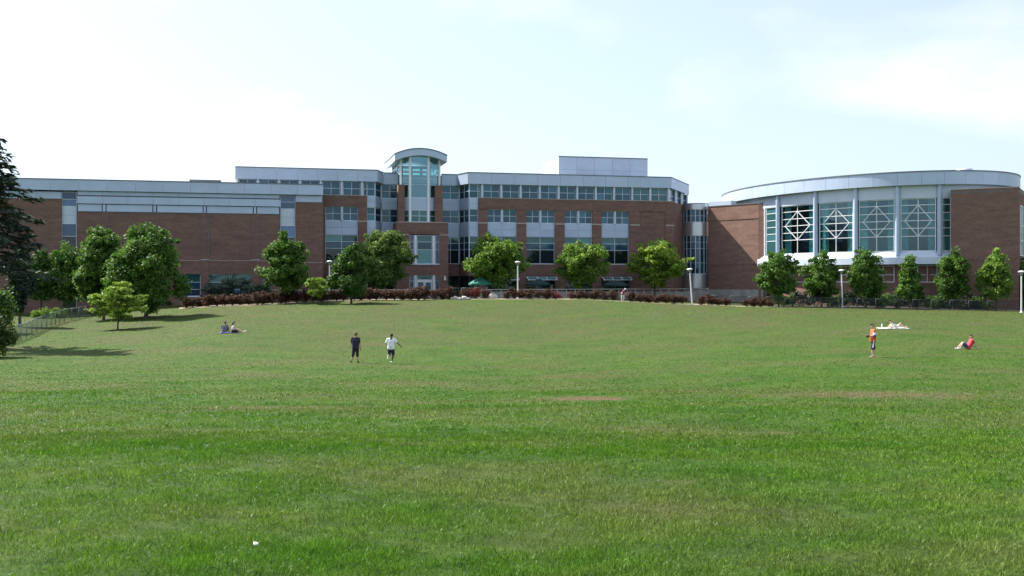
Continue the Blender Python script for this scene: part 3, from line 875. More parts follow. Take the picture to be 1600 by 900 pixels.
# brick field with shallow pilasters
wins = [(287, 313.5), (325, 359), (361, 394)]
ZW1 = lz(300, 427.5); ZW0 = lz(300, 463)
ZST = lz(300, 406.5)
seg(lw, "brick_wall", lp(120), lp(437.5), ZST, ZBR, 0.8, "brick")
seg(lw, "brick_wall", lp(120), lp(437.5), ZW1, ZST, 0.8, "brick", proud=0.06)
seg(lw, "brick_wall", lp(120), lp(437.5), GB, ZW0, 0.8, "brick", proud=0.06)
edges = [120] + [e for w in wins for e in w] + [437.5]
for i in range(0, len(edges), 2):
    seg(lw, "brick_pier", lp(edges[i]), lp(edges[i + 1]), ZW0, ZW1, 0.8, "brick", proud=0.06)
for a, b in wins:
    window(lw, lp(a, .2), lp(b, .2), ZW0, ZW1, (), (0.3, 0.62), glass="glass_teal", gl=lambda i, j: ("glass_blue", "glass", "glass_teal")[j])
    seg(lw, "window_sill", lp(a, -.03), lp(b, -.03), ZW0 - .1, ZW0, 0.3, "frame", proud=0.06)
for a in (161, 238, 315.5, 394.5):
    seg(lw, "pilaster", lp(a), lp(a + 9.5), ZST + 0.14, ZBR - 0.02, 0.12, "brick", proud=0.11)
    for q in (a - .9, a + 9.6):
        seg(lw, "groove_shade_strip", lp(q), lp(q + .9), ZST + 0.14, ZBR - 0.02, 0.05, "coping", proud=0.012)  # dark strip whose colour stands in for shade in the pilaster's edge groove
    seg(lw, "pilaster_base", lp(a - 1.3), lp(a + 10.8), GB, ZST, 0.12, "brick", proud=0.13)
    seg(lw, "stone_cap", lp(a - 2), lp(a + 11.5), ZST, ZST + 0.14, 0.2, "stone", proud=0.15)
seg(lw, "stone_band", lp(120), lp(437.5), ZST - .07, ZST - .002, 0.1, "stone", proud=0.075)
seg(lw, "stone_band", lp(120), lp(437.5), ZBR - 0.002, ZBR + 0.07, 0.4, "coping", proud=0.05)
# stepped metal bands above the brick
def band(a, b, z0, z1, pr, n):
    for i in range(n):
        q0, q1 = a + (b - a) * i / n, a + (b - a) * (i + 1) / n
        p0, p1 = lp(q0), lp(q1)
        seg(lw, "metal_panel", (p0[0] + .012, 0), (p1[0] - .012, 0), z0, z1, 0.3, "panel", proud=pr)
seg(lw, "recess_strip", lp(121), lp(436.5), ZBR + .07, ZA, 0.3, "coping", proud=-0.12)
band(121, 437, ZB1, ZA - 0.05, 0.05, 8)
band(121, 438.5, ZB3, ZB2, 0.30, 8)
pcs = [121, 160, 166, 239, 245, 317.5, 322.5, 396, 401, 437]
for i in range(len(pcs) - 1):
    band(pcs[i] + .7, pcs[i + 1] - .7, ZBR + .09, ZB4, 0.12 if i % 2 == 0 else 0.2, 1)
# strip windows at both ends of the field
def stripwin(a, b, y, tops):
    w1, w0, v1, v0 = tops
    window(lw, lp(a, y), lp(b, y), w0, w1, (), (0.5,), glass="glass_blue")
    zm = (w0 + v1) / 2
    seg(lw, "spandrel_panel", lp(a, y), lp(b, y), v1, zm - .01, 0.15, "panel_light")
    seg(lw, "spandrel_panel", lp(a, y), lp(b, y), zm + .01, w0, 0.15, "panel_light")
    window(lw, lp(a, y), lp(b, y), v0, v1, (), (0.25, 0.5, 0.68, 0.85), glass="glass_blue", gl=lambda i, j: "glass_dark" if j < 4 else "glass_blue")
stripwin(438, 461.5, 0.35, (ZA - .02, lz(450, 326.5), lz(450, 352), -3.0))
stripwin(96.5, 119.8, 0.35, (lz(108, 299.3), lz(108, 322.5), lz(108, 349), -3.4))
ZE = lz(480, 316.5)
seg(lw, "brick_wall", lp(462), lp(505), GB, ZE, 0.8, "brick")
band(462, 502.5, ZE + 0.08, ZA - 0.05, -0.02, 1)
seg(lw, "coping", lp(461.8), lp(505.2), ZE, ZE + 0.08, 0.6, "coping", proud=0.05)
seg(lw, "stone_band", lp(462), lp(505), lz(480, 410.5), lz(480, 409.5), 0.1, "stone", proud=0.03)
e = lp(505)
seg(lw, "brick_side_wall", (e[0], 0.81), (e[0], 5.0), GB, ZE, 0.4, "brick")
seg(lw, "side_panel", (e[0] - .1, 0.3), (e[0] - .1, 5.0), ZE, ZA, 0.2, "panel")
ZE2 = lz(75, 311)
seg(lw, "brick_wall", lp(-60), lp(96), GB, ZE2, 0.8, "brick")
band(-60, 96, ZE2 + 0.08, lz(75, 299.3), -0.02, 4)
seg(lw, "coping", lp(-60), lp(96.2), ZE2, ZE2 + 0.08, 0.6, "coping", proud=0.05)
c0, c1 = fx(296, 3) - LW0, fx(345, 3) - LW0
prism(lw, "roof_curb", [(c0, 8), (c1, 8), (c1, 10), (c0, 10)], ZT_ - .2, fz(320, 280.8, 3), "coping")

# ------------------------------------------------------------------ stair drum
DX, DY, DR = (1086.5 - 800) / FPX * 165.5, 165.5, 2.1
dr = empty("stair_drum", (DX, DY, -3.2))
tag(dr, "round silver stair tower with curved window bands between the two buildings", "building")
dz = lambda py: hpx(py, DY - DR)
def ring(name, z0, z1, r, mat, n=36, cap=True):
    return lathe(dr, name, [(r, z0 + 3.2), (r, z1 + 3.2)], mat, n=n)
zc0, zc1, zc2, zc3, zc4, zc5 = dz(318.5), dz(327), dz(347), dz(368), dz(428), dz(450)
for nm, a, b in (("cap_band", zc1, zc0), ("middle_band", zc3, zc2), ("lower_band", zc5, zc4)):
    o = ring(nm, a, b, DR + .05, "drum_metal")
    o.data.polygons.foreach_set('use_smooth', [len(p.vertices) == 4 for p in o.data.polygons])
ring("coping", zc0, zc0 + .12, DR + .1, "coping")
ring("core_wall", -3.0, zc1, DR - 0.35, "dark_core")
ring("plinth", -3.4, zc5 - .25, DR + .0, "concrete")
nf = 18
for k in range(nf):
    a0 = 2 * pi * k / nf; a1 = 2 * pi * (k + 1) / nf
    am = (a0 + a1) / 2
    if sin(am) > 0.45: continue
    p0, p1 = (DR * cos(a0), DR * sin(a0)), (DR * cos(a1), DR * sin(a1))
    window(dr, p0, p1, zc2, zc1, (), (0.5,), fw=0.055, proud=-0.02)
    window(dr, p0, p1, zc4, zc3, (), (0.29, 0.66, 0.83), fw=0.055, proud=-0.02)
# narrow link beside the drum
def wl_(X, Y): return (X - DX, Y - DY)
pA, pB = wl_(25.0, 161.2), wl_(26.75, 166)
lk = lambda z0, z1, nm, mat: seg(dr, nm, pA, pB, z0, z1, 0.3, mat)
lk(dz(333), dz(324), "link_panel", "panel_light")
window(dr, pA, pB, dz(351), dz(333), (), (0.5,), glass="glass_teal")
lk(dz(374), dz(351), "link_panel", "panel_light")
window(dr, pA, pB, dz(428), dz(374), (), (0.3, 0.6, 0.8), glass="glass")
lk(-3.3, dz(428), "link_panel", "panel")

# ------------------------------------------------------------------ rotunda hall
EC, EA, EB, EP = (52.65, 161.67), 17.51, 28.08, 0.2689
RB0 = -3.6
ro = empty("oval_hall", (EC[0], EC[1], RB0))
tag(ro, "oval glass fronted hall with deep metal roof band and diamond braced windows", "building")
def el(t, inset=0.0):
    a, b = EA - inset, EB - inset
    return (a * cos(t) * cos(EP) - b * sin(t) * sin(EP), a * cos(t) * sin(EP) + b * sin(t) * cos(EP))
TT = np.linspace(0, 2 * pi, 7201)
def t_at(px, inset=0.0):
    """ellipse parameter of the near side at a photograph column"""
    a, b = EA - inset, EB - inset
    x = EC[0] + a * np.cos(TT) * cos(EP) - b * np.sin(TT) * sin(EP)
    y = EC[1] + a * np.cos(TT) * sin(EP) + b * np.sin(TT) * cos(EP)
    p = 800 + FPX * x / y
    m = np.abs(p - px) < 1.5
    if not m.any(): m = np.abs(p - px) == np.abs(p - px).min()
    idx = np.where(m)[0]
    return float(TT[idx[np.argmin(y[idx])]])
ZFB, ZFT = 12.4, 14.05
def arc(parent, name, t0, t1, prof, mat, n=4, closed=False, smooth=True):
    """sweep a closed (inset, z) profile along the oval between two parameters"""
    V, Fc = [], []; m = len(prof)
    for i in range(n + 1):
        t = t0 + (t1 - t0) * i / n
        for ins_, z in prof:
            x, y = el(t, ins_); V.append((x, y, z - RB0))
    for i in range(n):
        for k in range(m):
            Fc.append((i * m + k, (i + 1) * m + k, (i + 1) * m + (k + 1) % m, i * m + (k + 1) % m))
    Fc += [tuple(range(m)), tuple(n * m + k for k in range(m - 1, -1, -1))]
    me = mesh(name, V, Fc, mat)
    bm_ = bmesh.new(); bm_.from_mesh(me); bmesh.ops.recalc_face_normals(bm_, faces=bm_.faces); bm_.to_mesh(me); bm_.free()
    return link(bpy.data.objects.new(name, me), parent)
NP = 44
for k in range(NP):
    t0, t1 = 2 * pi * k / NP, 2 * pi * (k + 1) / NP
    arc(ro, "fascia_panel", t0 + .0006, t1 - .0006, [(0, ZFB), (0, ZFT), (0.3, ZFT), (0.3, ZFB)], "panel", 4)
arc(ro, "coping", 0, 2 * pi, [(-0.07, ZFT), (-0.07, ZFT + .14), (0.6, ZFT + .14), (0.6, ZFT)], "coping", 160)
roof_pts = [el(2 * pi * i / 120, 0.3) for i in range(120)]
prism(ro, "roof", roof_pts, ZFB + .1, ZFT - .05, "roofing")
vx0, vx1 = (1494 - 800) / FPX * 147 - EC[0], (1519 - 800) / FPX * 147 - EC[0]
lathe(ro, "roof_vent", [(1.2, ZFT - .2 - RB0), (1.2, hpx(266, 147) - RB0), (0.95, hpx(263.6, 147) - RB0)], "panel_light", c=((vx0 + vx1) / 2, 147 - EC[1], 0), n=20)
GI = 0.9                                     # inset of the glass line
ZH, ZSL = 10.75, 3.9
tA, tBq = t_at(1190, GI), t_at(1494, GI)
def nrm(t): return t
tA, tBq = sorted((tA, tBq))
# frieze above the glass all round, sill skirt below
arc(ro, "frieze", 0, 2 * pi, [(GI - .1, ZH), (GI - .1, ZFB + .1), (GI + .4, ZFB + .1), (GI + .4, ZH)], "panel_light", 160)
arc(ro, "sill_skirt", tA - .02, tBq + .05, [(GI + .1, ZSL), (GI - .55, ZSL - .75), (GI - .55, ZSL - 1.65), (GI + .5, ZSL - 1.65), (GI + .5, ZSL)], "panel_light", 40)
cpx = [1214, 1273, 1335.5, 1401, 1466.5]
ct = [t_at(p, GI - .25) for p in cpx]
for t in ct:
    x, y = el(t, GI - .25); column(ro, x, y, ZSL - .55, ZFB + .1, 0.31, "panel")
def wpts(t0, t1, off=0.0): return el(t0, GI + off), el(t1, GI + off)
fr = (0.287, 0.437, 0.58, 0.724, 0.874)
for i in range(4):
    t0, t1 = ct[i], ct[i + 1]; dt = (t1 - t0)
    p0, p1 = wpts(t0 + dt * .07, t1 - dt * .07)
    window(ro, p0, p1, ZSL, ZH, (0.5,), fr, glass="glass_hall", fw=0.11, diag=True, frame="white_metal")
    # drapes hang beside each column
    for s0, s1 in ((.09, .27), (.76, .93)):
        q0, q1 = wpts(t0 + dt * s0, t0 + dt * s1, 0.55)
        L = math.hypot(q1[0] - q0[0], q1[1] - q0[1]); a = math.atan2(q1[1] - q0[1], q1[0] - q0[0])
        nf_ = 12; V = []
        for z in (0, ZH - ZSL):
            for k in range(nf_ + 1): V.append((L * k / nf_, 0.07 * (k % 2), z))
        for z in (0, ZH - ZSL):
            for k in range(nf_ + 1): V.append((L * k / nf_, 0.07 * (k % 2) + .03, z))
        n1 = nf_ + 1; Fc = []
        for k in range(nf_):
            Fc += [(k, k + 1, n1 + k + 1, n1 + k), (2 * n1 + k + 1, 2 * n1 + k, 3 * n1 + k, 3 * n1 + k + 1)]
        o = link(bpy.data.objects.new("drape", mesh("drape", V, Fc, "drape")), ro)
        o.location = (q0[0], q0[1], ZSL - RB0); o.rotation_euler = (0, 0, a)
e0, e1 = t_at(1196, GI), t_at(1484.5, GI)
p0, p1 = wpts(e0, ct[0] - (ct[1] - ct[0]) * .07); window(ro, p0, p1, ZSL, ZH, (), fr, glass="glass_teal", fw=0.1, frame="white_metal")
p0, p1 = wpts(ct[4] + (ct[1] - ct[0]) * .07, e1); window(ro, p0, p1, ZSL, ZH, (), fr, glass="glass_teal", fw=0.1, frame="white_metal")
for pxe in (1194.5, 1486):
    x, y = el(t_at(pxe, GI), GI); column(ro, x, y, ZSL, ZH, 0.2, "white_metal", "jamb")
# inside of the hall
fl = [el(2 * pi * i / 80, 1.6) for i in range(80)]
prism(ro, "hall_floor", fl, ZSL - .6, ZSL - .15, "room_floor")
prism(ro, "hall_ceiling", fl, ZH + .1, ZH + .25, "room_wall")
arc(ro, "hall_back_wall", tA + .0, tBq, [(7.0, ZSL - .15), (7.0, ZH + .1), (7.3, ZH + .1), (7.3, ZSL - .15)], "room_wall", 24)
arc(ro, "outer_wall", tBq, tA + 2 * pi, [(GI, RB0), (GI, ZH), (GI + .4, ZH), (GI + .4, RB0)], "brick", 60)
# recessed ground floor with small windows
arc(ro, "ground_floor_wall", tA - .1, tBq + .1, [(2.0, RB0), (2.0, ZSL - 1.6), (2.4, ZSL - 1.6), (2.4, RB0)], "brick", 40)
for px_a, px_b in ((1228, 1262), (1296, 1330), (1362, 1396), (1432, 1463)):
    ta, tb = t_at(px_a, 1.95), t_at(px_b, 1.95)
    window(ro, el(ta, 1.93), el(tb, 1.93), -.1, 2.1, (0.5,), (0.45,), glass="glass", fw=0.09)
# straight brick wall on the left, on a concrete plinth
def rw(X, Y): return (X - EC[0], Y - EC[1])
ZBW = 11.55
L0, L1 = rw(30.4, 163.6), rw(37.06, 155.6)
seg(ro, "brick_wall", L0, L1, -1.2, ZBW, 0.8, "brick_warm")
seg(ro, "coping", L0, L1, ZBW, ZBW + .12, 0.9, "coping", proud=.06)
zc = ZBW * 0.62
seg(ro, "stone_course", L0, L1, hpx(343, 159), hpx(341.8, 159), 0.1, "brick", proud=.05)
seg(ro, "stone_course", L0, L1, hpx(414, 159), hpx(412.8, 159), 0.1, "brick", proud=.05)
for k in range(5):
    a = [L0[i] + (L1[i] - L0[i]) * k / 5 for i in (0, 1)]; b = [L0[i] + (L1[i] - L0[i]) * ((k + 1) / 5 - .004) for i in (0, 1)]
    seg(ro, "concrete_panel", a, b, -4.0, -1.2, 0.9, "concrete", proud=.06)
seg(ro, "low_roof_edge", L0, [L0[i] + (L1[i] - L0[i]) * .42 for i in (0, 1)], ZBW + .12, ZBW + .75, 1.2, "panel_light", proud=-.1)
seg(ro, "brick_wall_end", L1, rw(39.2, 158.2), -4.0, ZBW - .01, 0.8, "brick_warm", proud=-.004)
# projecting brick block on the right
R0, R1_ = rw(55.6, 133.8), rw(62.3, 129.8)
ang = math.atan2(R1_[1] - R0[1], R1_[0] - R0[0]); bv = (-sin(ang), cos(ang))
S1 = (R1_[0] + bv[0] * 12, R1_[1] + bv[1] * 12); S0 = (R0[0] + bv[0] * 6, R0[1] + bv[1] * 6)
ZB2_ = 11.6
seg(ro, "brick_wall", R0, R1_, RB0 - .6, ZB2_, 0.5, "brick")
seg(ro, "coping", R0, R1_, ZB2_, ZB2_ + .1, 0.6, "stone", proud=.04)
seg(ro, "brick_side_wall", S0, (R0[0] + bv[0] * .5, R0[1] + bv[1] * .5), RB0 - .6, ZB2_, 0.4, "brick")
seg(ro, "brick_side_wall", (R1_[0] + bv[0] * .5, R1_[1] + bv[1] * .5), S1, RB0 - .6, ZB2_, 0.4, "brick")
for k in range(2):
    f0, f1 = .12 + .42 * k, .42 + .42 * k
    window(ro, (R1_[0] + bv[0] * 12 * f0, R1_[1] + bv[1] * 12 * f0), (R1_[0] + bv[0] * 12 * f1, R1_[1] + bv[1] * 12 * f1), 3.2, 9.5, (0.5,), (0.3, 0.6), glass="glass_blue", proud=.08, fw=.12, frame="white_metal")
prism(ro, "block_roof", [R0, R1_, S1, S0], ZB2_ - .5, ZB2_ - .2, "roofing")

# ------------------------------------------------------------------ terrace wall, railing and fences
def wpt(px, d): return ((px - 800) / FPX * d, d)
rwall = empty("retaining_wall", (*wpt(960, 147), -3.4))
tag(rwall, "low grey concrete wall behind the railing below the terrace", "wall")
WA, WB = wpt(768, 139.5), wpt(1108, 157)
nW = 11
for k in range(nW):
    a = [WA[i] + (WB[i] - WA[i]) * k / nW for i in (0, 1)]; b = [WA[i] + (WB[i] - WA[i]) * ((k + 1) / nW - .003) for i in (0, 1)]
    c = rwall.location
    seg(rwall, "concrete_panel", (a[0] - c.x, a[1] - c.y), (b[0] - c.x, b[1] - c.y), -3.6, hpx(455.5, (a[1] + b[1]) / 2), 0.3, "concrete")

def railing(name, label, A, B, n, htop, hbot):
    r = empty(name, (A[0], A[1], hbot)); tag(r, label, "railing")
    L = math.hypot(B[0] - A[0], B[1] - A[1]); r.rotation_euler = (0, 0, math.atan2(B[1] - A[1], B[0] - A[0]))
    H = htop - hbot
    o = link(bpy.data.objects.new("top_rail", cube_mesh("galvanised_light")), r); o.location = (0, -.04, H - .09); o.scale = (L, .09, .09)
    for zz in (.35, .62):
        o = link(bpy.data.objects.new("lower_rail", cube_mesh("galvanised")), r); o.location = (0, -.015, H * zz); o.scale = (L, .03, .03)
    for k in range(n + 1):
        o = link(bpy.data.objects.new("post", cube_mesh("galvanised_light")), r); o.location = (L * k / n - .04, -.04, -.3); o.scale = (.08, .08, H + .2)
    return r
plain("galvanised_light", (0.48, 0.47, 0.43), 0.5, 0.2, 0.1, 3)
railing("terrace_railing", "pale metal railing along the terrace wall right of the tower", wpt(752, 137.5), wpt(1106, 156), 26, -1.0, -2.5)
railing("terrace_railing", "pale metal railing behind the red hedge left of the tower", wpt(425, 131.5), wpt(700, 136.5), 20, -1.0, -2.6)

def chain_fence(name, label, pts, h, dark=False, fabric=True):
    """posts and rails follow the ground; fabric is the woven wire sheet between posts"""
    o0 = pts[0]
    r = empty(name, (o0[0], o0[1], gz(*o0))); tag(r, label, "fence")
    pm = "dark_steel" if dark else "fence_steel"
    base = [Vector((x, y, gz(x, y))) - r.location for x, y in pts]
    for k, b in enumerate(base):
        tube(r, "post", [b - Vector((0, 0, .2)), b + Vector((0, 0, h + .03))], [.035, .035], pm, 8)
    for k in range(len(base) - 1):
        a, b = base[k], base[k + 1]
        tube(r, "top_rail", [a + Vector((0, 0, h)), b + Vector((0, 0, h))], [.028, .028], pm, 6)
        if fabric:
            d = b - a; L = math.hypot(d.x, d.y)
            V = [(0, 0, .04), (L, 0, .04 + d.z), (L, 0, h - .02 + d.z), (0, 0, h - .02)]
            f = link(bpy.data.objects.new("wire_mesh", mesh("wire_mesh", V, [(0, 1, 2, 3)], "chain_link_dark" if dark else "chain_link")), r)
            f.location = a; f.rotation_euler = (0, 0, math.atan2(d.y, d.x))
    return r
def along(ctrl, n):
    """n+1 plan points evenly spread along a polyline"""
    c = [Vector(p) for p in ctrl]; L = [0]
    for a, b in zip(c, c[1:]): L.append(L[-1] + (b - a).length)
    out = []
    for k in range(n + 1):
        s_ = L[-1] * k / n
        j = max(i for i in range(len(c) - 1) if L[i] <= s_ + 1e-6)
        t = (s_ - L[j]) / (L[j + 1] - L[j]); out.append(tuple(c[j].lerp(c[j + 1], t)))
    return out
chain_fence("chain_link_fence", "grey chain link fence curving along the lawn under the conifer", along([wpt(-60, 70), wpt(20, 81), wpt(62, 95), wpt(98, 110), wpt(134, 119.5)], 17), 1.25)
chain_fence("chain_link_fence", "thin dark chain link fence in front of the oval hall", along([wpt(1112, 127.5), wpt(1280, 127), wpt(1450, 126), wpt(1660, 125)], 19), 1.2, dark=True)
chain_fence("chain_link_fence", "short green chain link gate section in the hedge gap", along([wpt(702, 128.6), wpt(760, 128.8)], 3), 1.35, dark=True)

# ------------------------------------------------------------------ lamp posts
def lamp(px, d, ytop, label, lean=0.0):
    x, y, z = spot(px, d)
    r = empty("lamp_post", (x, y, z)); tag(r, label, "lamp post", "white lamp posts along the lawn")
    H = hpx(ytop, d) - z
    lathe(r, "base_plate", [(.16, -.05), (.16, .08), (.09, .14)], "lamp_white", n=12)
    lathe(r, "pole", [(.085, .1), (.07, H - .55)], "lamp_white", n=12)
    lathe(r, "collar", [(.08, H - .58), (.17, H - .40), (.19, H - .22), (.16, H - .2)], "lamp_grey", n=14)
    lathe(r, "lamp_head", [(.17, H - .2), (.34, H - .17), (.36, H - .12), (.27, H - .04), (.12, H)], "lamp_white", n=18)
    r.rotation_euler = (0, lean, 0)
lamp(515, 131, 407, "white lamp post between the small lime tree and dark pyramidal tree")
lamp(809, 132, 408, "white lamp post standing against the terrace tree near the middle")
lamp(1081.5, 126.6, 419, "slightly tilted white lamp post in front of the round silver stair tower", -0.07)
lamp(1316.5, 127.8, 421, "white lamp post between two trees before the oval hall", -0.03)
lamp(1596, 119, 423, "white lamp post at the right edge beside the brick block")

# ------------------------------------------------------------------ terrace umbrellas
def umbrella(px, d, ytop, wpx, mat, label):
    x = (px - 800) / FPX * d; r = empty("patio_umbrella", (x, d, FLOOR)); tag(r, label, "umbrella", "umbrellas on the terrace")
    H = hpx(ytop, d) - FLOOR; rad = wpx / 2 * d / FPX
    lathe(r, "pole", [(.03, 0), (.03, H)], "lamp_grey", n=8)
    lathe(r, "base", [(.3, 0), (.3, .06), (.08, .12)], "lamp_grey", n=14)
    lathe(r, "canopy", [(rad, H - .95), (rad * 1.005, H - .75), (rad * .55, H - .33), (.05, H - .02)], mat, n=8, smooth=False)
    lathe(r, "finial", [(.03, H - .03), (.05, H + .05), (.02, H + .12)], "lamp_white", n=8)
umbrella(750, 139.5, 434, 36, "umbrella_green", "bright green patio umbrella on the terrace right of the tower")
umbrella(842, 147, 435.5, 38, "umbrella_dark", "dark green patio umbrella under the canopy beside the middle lamp post")
umbrella(962, 151, 437, 44, "umbrella_dark", "dark green patio umbrella beneath the two bright terrace trees")

# ------------------------------------------------------------------ plants
def leaf_quads(rng, C, size, up=0.5, out=None, outw=0.4, aspect=0.6):
    """one kite-shaped leaf face per centre"""
    n = len(C)
    nrm = rng.normal(size=(n, 3)); nrm[:, 2] += up * 2
    if out is not None: nrm += out * outw * 2
    nrm /= np.linalg.norm(nrm, axis=1, keepdims=True) + 1e-9
    t = np.cross(nrm, rng.normal(size=(n, 3))); t /= np.linalg.norm(t, axis=1, keepdims=True) + 1e-9
    b = np.cross(nrm, t)
    s_ = (size * rng.uniform(.65, 1.35, n))[:, None]
    v = np.empty((n, 4, 3))
    v[:, 0] = C - t * s_; v[:, 1] = C + b * s_ * aspect; v[:, 2] = C + t * s_; v[:, 3] = C - b * s_ * aspect
    return v.reshape(-1, 3)

PROF = {
    'egg': lambda h: np.clip(np.sin(np.pi * np.clip(h, 0, 1) ** 0.72) ** 0.75, 0.12, 1),
    'round': lambda h: np.clip(np.sqrt(np.clip(1 - (2 * h - 1) ** 2, 0, 1)), 0.15, 1),
    'spread': lambda h: np.clip(np.sin(np.pi * np.clip(h, 0, 1) ** 1.15) ** 0.6, 0.2, 1),
    'cone': lambda h: np.clip((1 - h) ** 0.75 * np.minimum(1, h * 6 + 0.35), 0.06, 1),
}
def crown_points(rng, n_clump, per, h0, h1, rad, prof, clump_r, ragged=0.25, squash=0.75, tiers=0, lobes=17):
    """clump centres spread over a handful of leaders and side lobes, so the outline stays uneven"""
    f = PROF[prof]
    Hc = h1 - h0
    L = [(0.0, 0.0, .46, .56, .50)]                        # x, y (of rad), height, half width (of rad), half height (of Hc)
    a0 = rng.uniform(0, 6.28)
    for k in range(lobes):
        a = a0 + k * 2.4 + rng.normal() * .35
        hh = float(np.clip((k + .5) / lobes * .82 + .08 + rng.normal() * .06, .1, .9))
        fr_ = float(f(np.array(hh)))
        off = fr_ * rng.uniform(.45, .86)
        L.append((off * cos(a), off * sin(a), hh, fr_ * rng.uniform(.20, .38) * (1 + ragged * .5), rng.uniform(.10, .22)))
    w = np.array([l_[3] * (l_[3] + l_[4]) for l_ in L]); w[0] *= 1.2; w /= w.sum()
    idx = rng.choice(len(L), n_clump, p=w); A = np.array(L)[idx]
    q = rng.normal(size=(n_clump, 3)); q /= np.linalg.norm(q, axis=1, keepdims=True)
    q *= rng.uniform(.35, 1.0, (n_clump, 1)) ** .5 * rng.uniform(.85, 1.12, (n_clump, 1))
    hz = np.clip(A[:, 2] + q[:, 2] * A[:, 4], 0.0, 1.02)
    if tiers: hz = np.clip((np.floor(hz * tiers) + 0.5 + rng.normal(size=n_clump) * .16) / tiers, 0, 1)
    X = A[:, 0] + q[:, 0] * A[:, 3]; Y = A[:, 1] + q[:, 1] * A[:, 3]
    lim = np.maximum(f(np.clip(hz, 0, 1)) * (1 + ragged * .45), .18); rr = np.hypot(X, Y) + 1e-6; sc = np.minimum(1, lim / rr)
    stray = rng.uniform(size=n_clump) < .16
    st = np.where(stray, rng.uniform(1.04, 1.30, n_clump), 1.0)
    C = np.stack([X * sc * rad * st, Y * sc * rad * st, h0 + Hc * (.45 + (hz - .45) * np.where(stray, rng.uniform(1.0, 1.13, n_clump), 1.0))], -1); n = n_clump
    q = rng.normal(size=(n, per, 3)); q *= np.minimum(1.0, 1.9 / np.linalg.norm(q, axis=2, keepdims=True)) * .62
    cr_ = clump_r * (rng.uniform(.5, 1.4, n) * np.where(stray, .62, 1.0))[:, None, None]
    q = q * cr_ * np.array([1, 1, squash])
    out = q / (np.linalg.norm(q, axis=2, keepdims=True) + 1e-6)
    tone = np.clip(rng.uniform(0, 1, (n, 1)) * .65 + rng.uniform(0, .35, (n, per)), 0, 1)
    return C, (C[:, None, :] + q).reshape(-1, 3), out.reshape(-1, 3), tone.reshape(-1)

def limbs(rng, H, h0, rad, r0, n, centers, lean=(0, 0)):
    parts = []
    top = Vector((lean[0], lean[1], h0 + (H - h0) * .75))
    mid = Vector((lean[0] * .4 + rng.normal() * .06, lean[1] * .4 + rng.normal() * .06, h0))
    parts.append(tube_data([(0, 0, -.25), (0, 0, .15), tuple(mid * .6), tuple(mid), tuple(mid.lerp(top, .5)), tuple(top)],
                           [r0 * 1.7, r0 * 1.15, r0, r0 * .85, r0 * .5, r0 * .12], 8))
    for k in range(n):
        c = Vector(centers[int(rng.integers(len(centers)))])
        s0 = mid.lerp(top, float(rng.uniform(-.1, .7)))
        if c.z < s0.z - .3: s0 = Vector((mid.x, mid.y, max(h0 * .8, c.z - .4)))
        m = s0.lerp(c, .5) + Vector((0, 0, -.05 * (c - s0).length + .15))
        parts.append(tube_data([tuple(s0), tuple(m), tuple(c)], [r0 * .42, r0 * .26, r0 * .07], 5))
    return merge(parts)

def tree(px, d, ytop, ybot, wpx, prof, mat, label, seed, trunk_r=.13, clumps=110, per=70, leaf=.17, cl=.75, ragged=.3, group=None, name="broadleaf_tree",
         zbase=None, squash=.75, depth=1.0, tiers=0, up=.5):
    rng = np.random.default_rng(seed)
    x, y, z = spot(px, d)
    if zbase is not None: z = zbase
    r = empty(name, (x, y, z)); tag(r, label, "tree", group)
    H = hpx(ytop, d) - z; h0 = max(hpx(ybot, d) - z, .3); rad = wpx / 2 * d / FPX
    crad = min(cl * .6, rad * .30)
    C, P, O, T = crown_points(rng, int(clumps * 2.1), int(per * .8), h0 + crad * .4, H - crad * .55, (rad - crad * .3) * 1.03, prof, crad, ragged, squash, tiers)
    v = leaf_quads(rng, P, leaf * .86, up, O)
    o = link(bpy.data.objects.new("crown", fast_mesh("crown", v, 4, mat, T)), r)
    V, Fc = limbs(rng, H, h0, rad, trunk_r, 16, C)
    link(bpy.data.objects.new("trunk", mesh("trunk", V, Fc, "bark", True)), r)
    return r

tree(228, 108, 344, 486, 128, 'egg', "leaf_maple", "largest tree, dense tall green crown on the lawn at left", 11, .2, 330, 85, .17, 1.0, .28)
tree(108, 125, 380, 470, 70, 'egg', "leaf_maple", "mid green tree standing left of the largest tree near the wall", 12, .15, 170, 75, .17, .9, .35)
tree(162, 112, 349, 480, 84, 'egg', "leaf_maple", "green tree whose crown merges with the left of the largest tree", 30, .15, 220, 80, .17, .9, .35)
tree(63, 124, 388, 470, 56, 'egg', "leaf_dark", "darker tree between the tall conifer and the wing's brick wall", 13, .13, 110, 70, .18, .8, .35)
tree(184, 95, 436, 500, 80, 'egg', "leaf_lime", "small light green layered tree in front of the largest tree", 14, .07, 100, 60, .13, .5, .3, squash=.45, tiers=6)
tree(446, 126, 360, 460, 84, 'egg', "leaf_maple", "egg shaped tree in front of the wing's tall window strip", 15, .12, 150, 80, .18, .85, .3)
tree(496, 121, 429, 466, 44, 'spread', "leaf_lime", "tiny lime green sapling beside the lamp post at left", 16, .04, 40, 50, .13, .4, .4, squash=.5)
tree(549, 119.5, 378, 462, 76, 'cone', "leaf_dark", "dark pyramidal tree on the lawn edge left of the tower", 17, .12, 170, 80, .17, .75, .3)
tree(601, 139, 359, 452, 92, 'round', "leaf_olive", "broad round tree behind the pyramidal tree left of the tower", 18, .15, 150, 80, .2, 1.0, .32, zbase=FLOOR)
tree(775, 141, 366, 446, 98, 'spread', "leaf_light", "round terrace tree directly right of the entrance tower", 19, .14, 150, 80, .2, 1.0, .35, zbase=FLOOR)
tree(909, 146, 376, 447, 88, 'spread', "leaf_light", "middle terrace tree between the two canopies", 20, .13, 130, 75, .2, .95, .35, zbase=FLOOR)
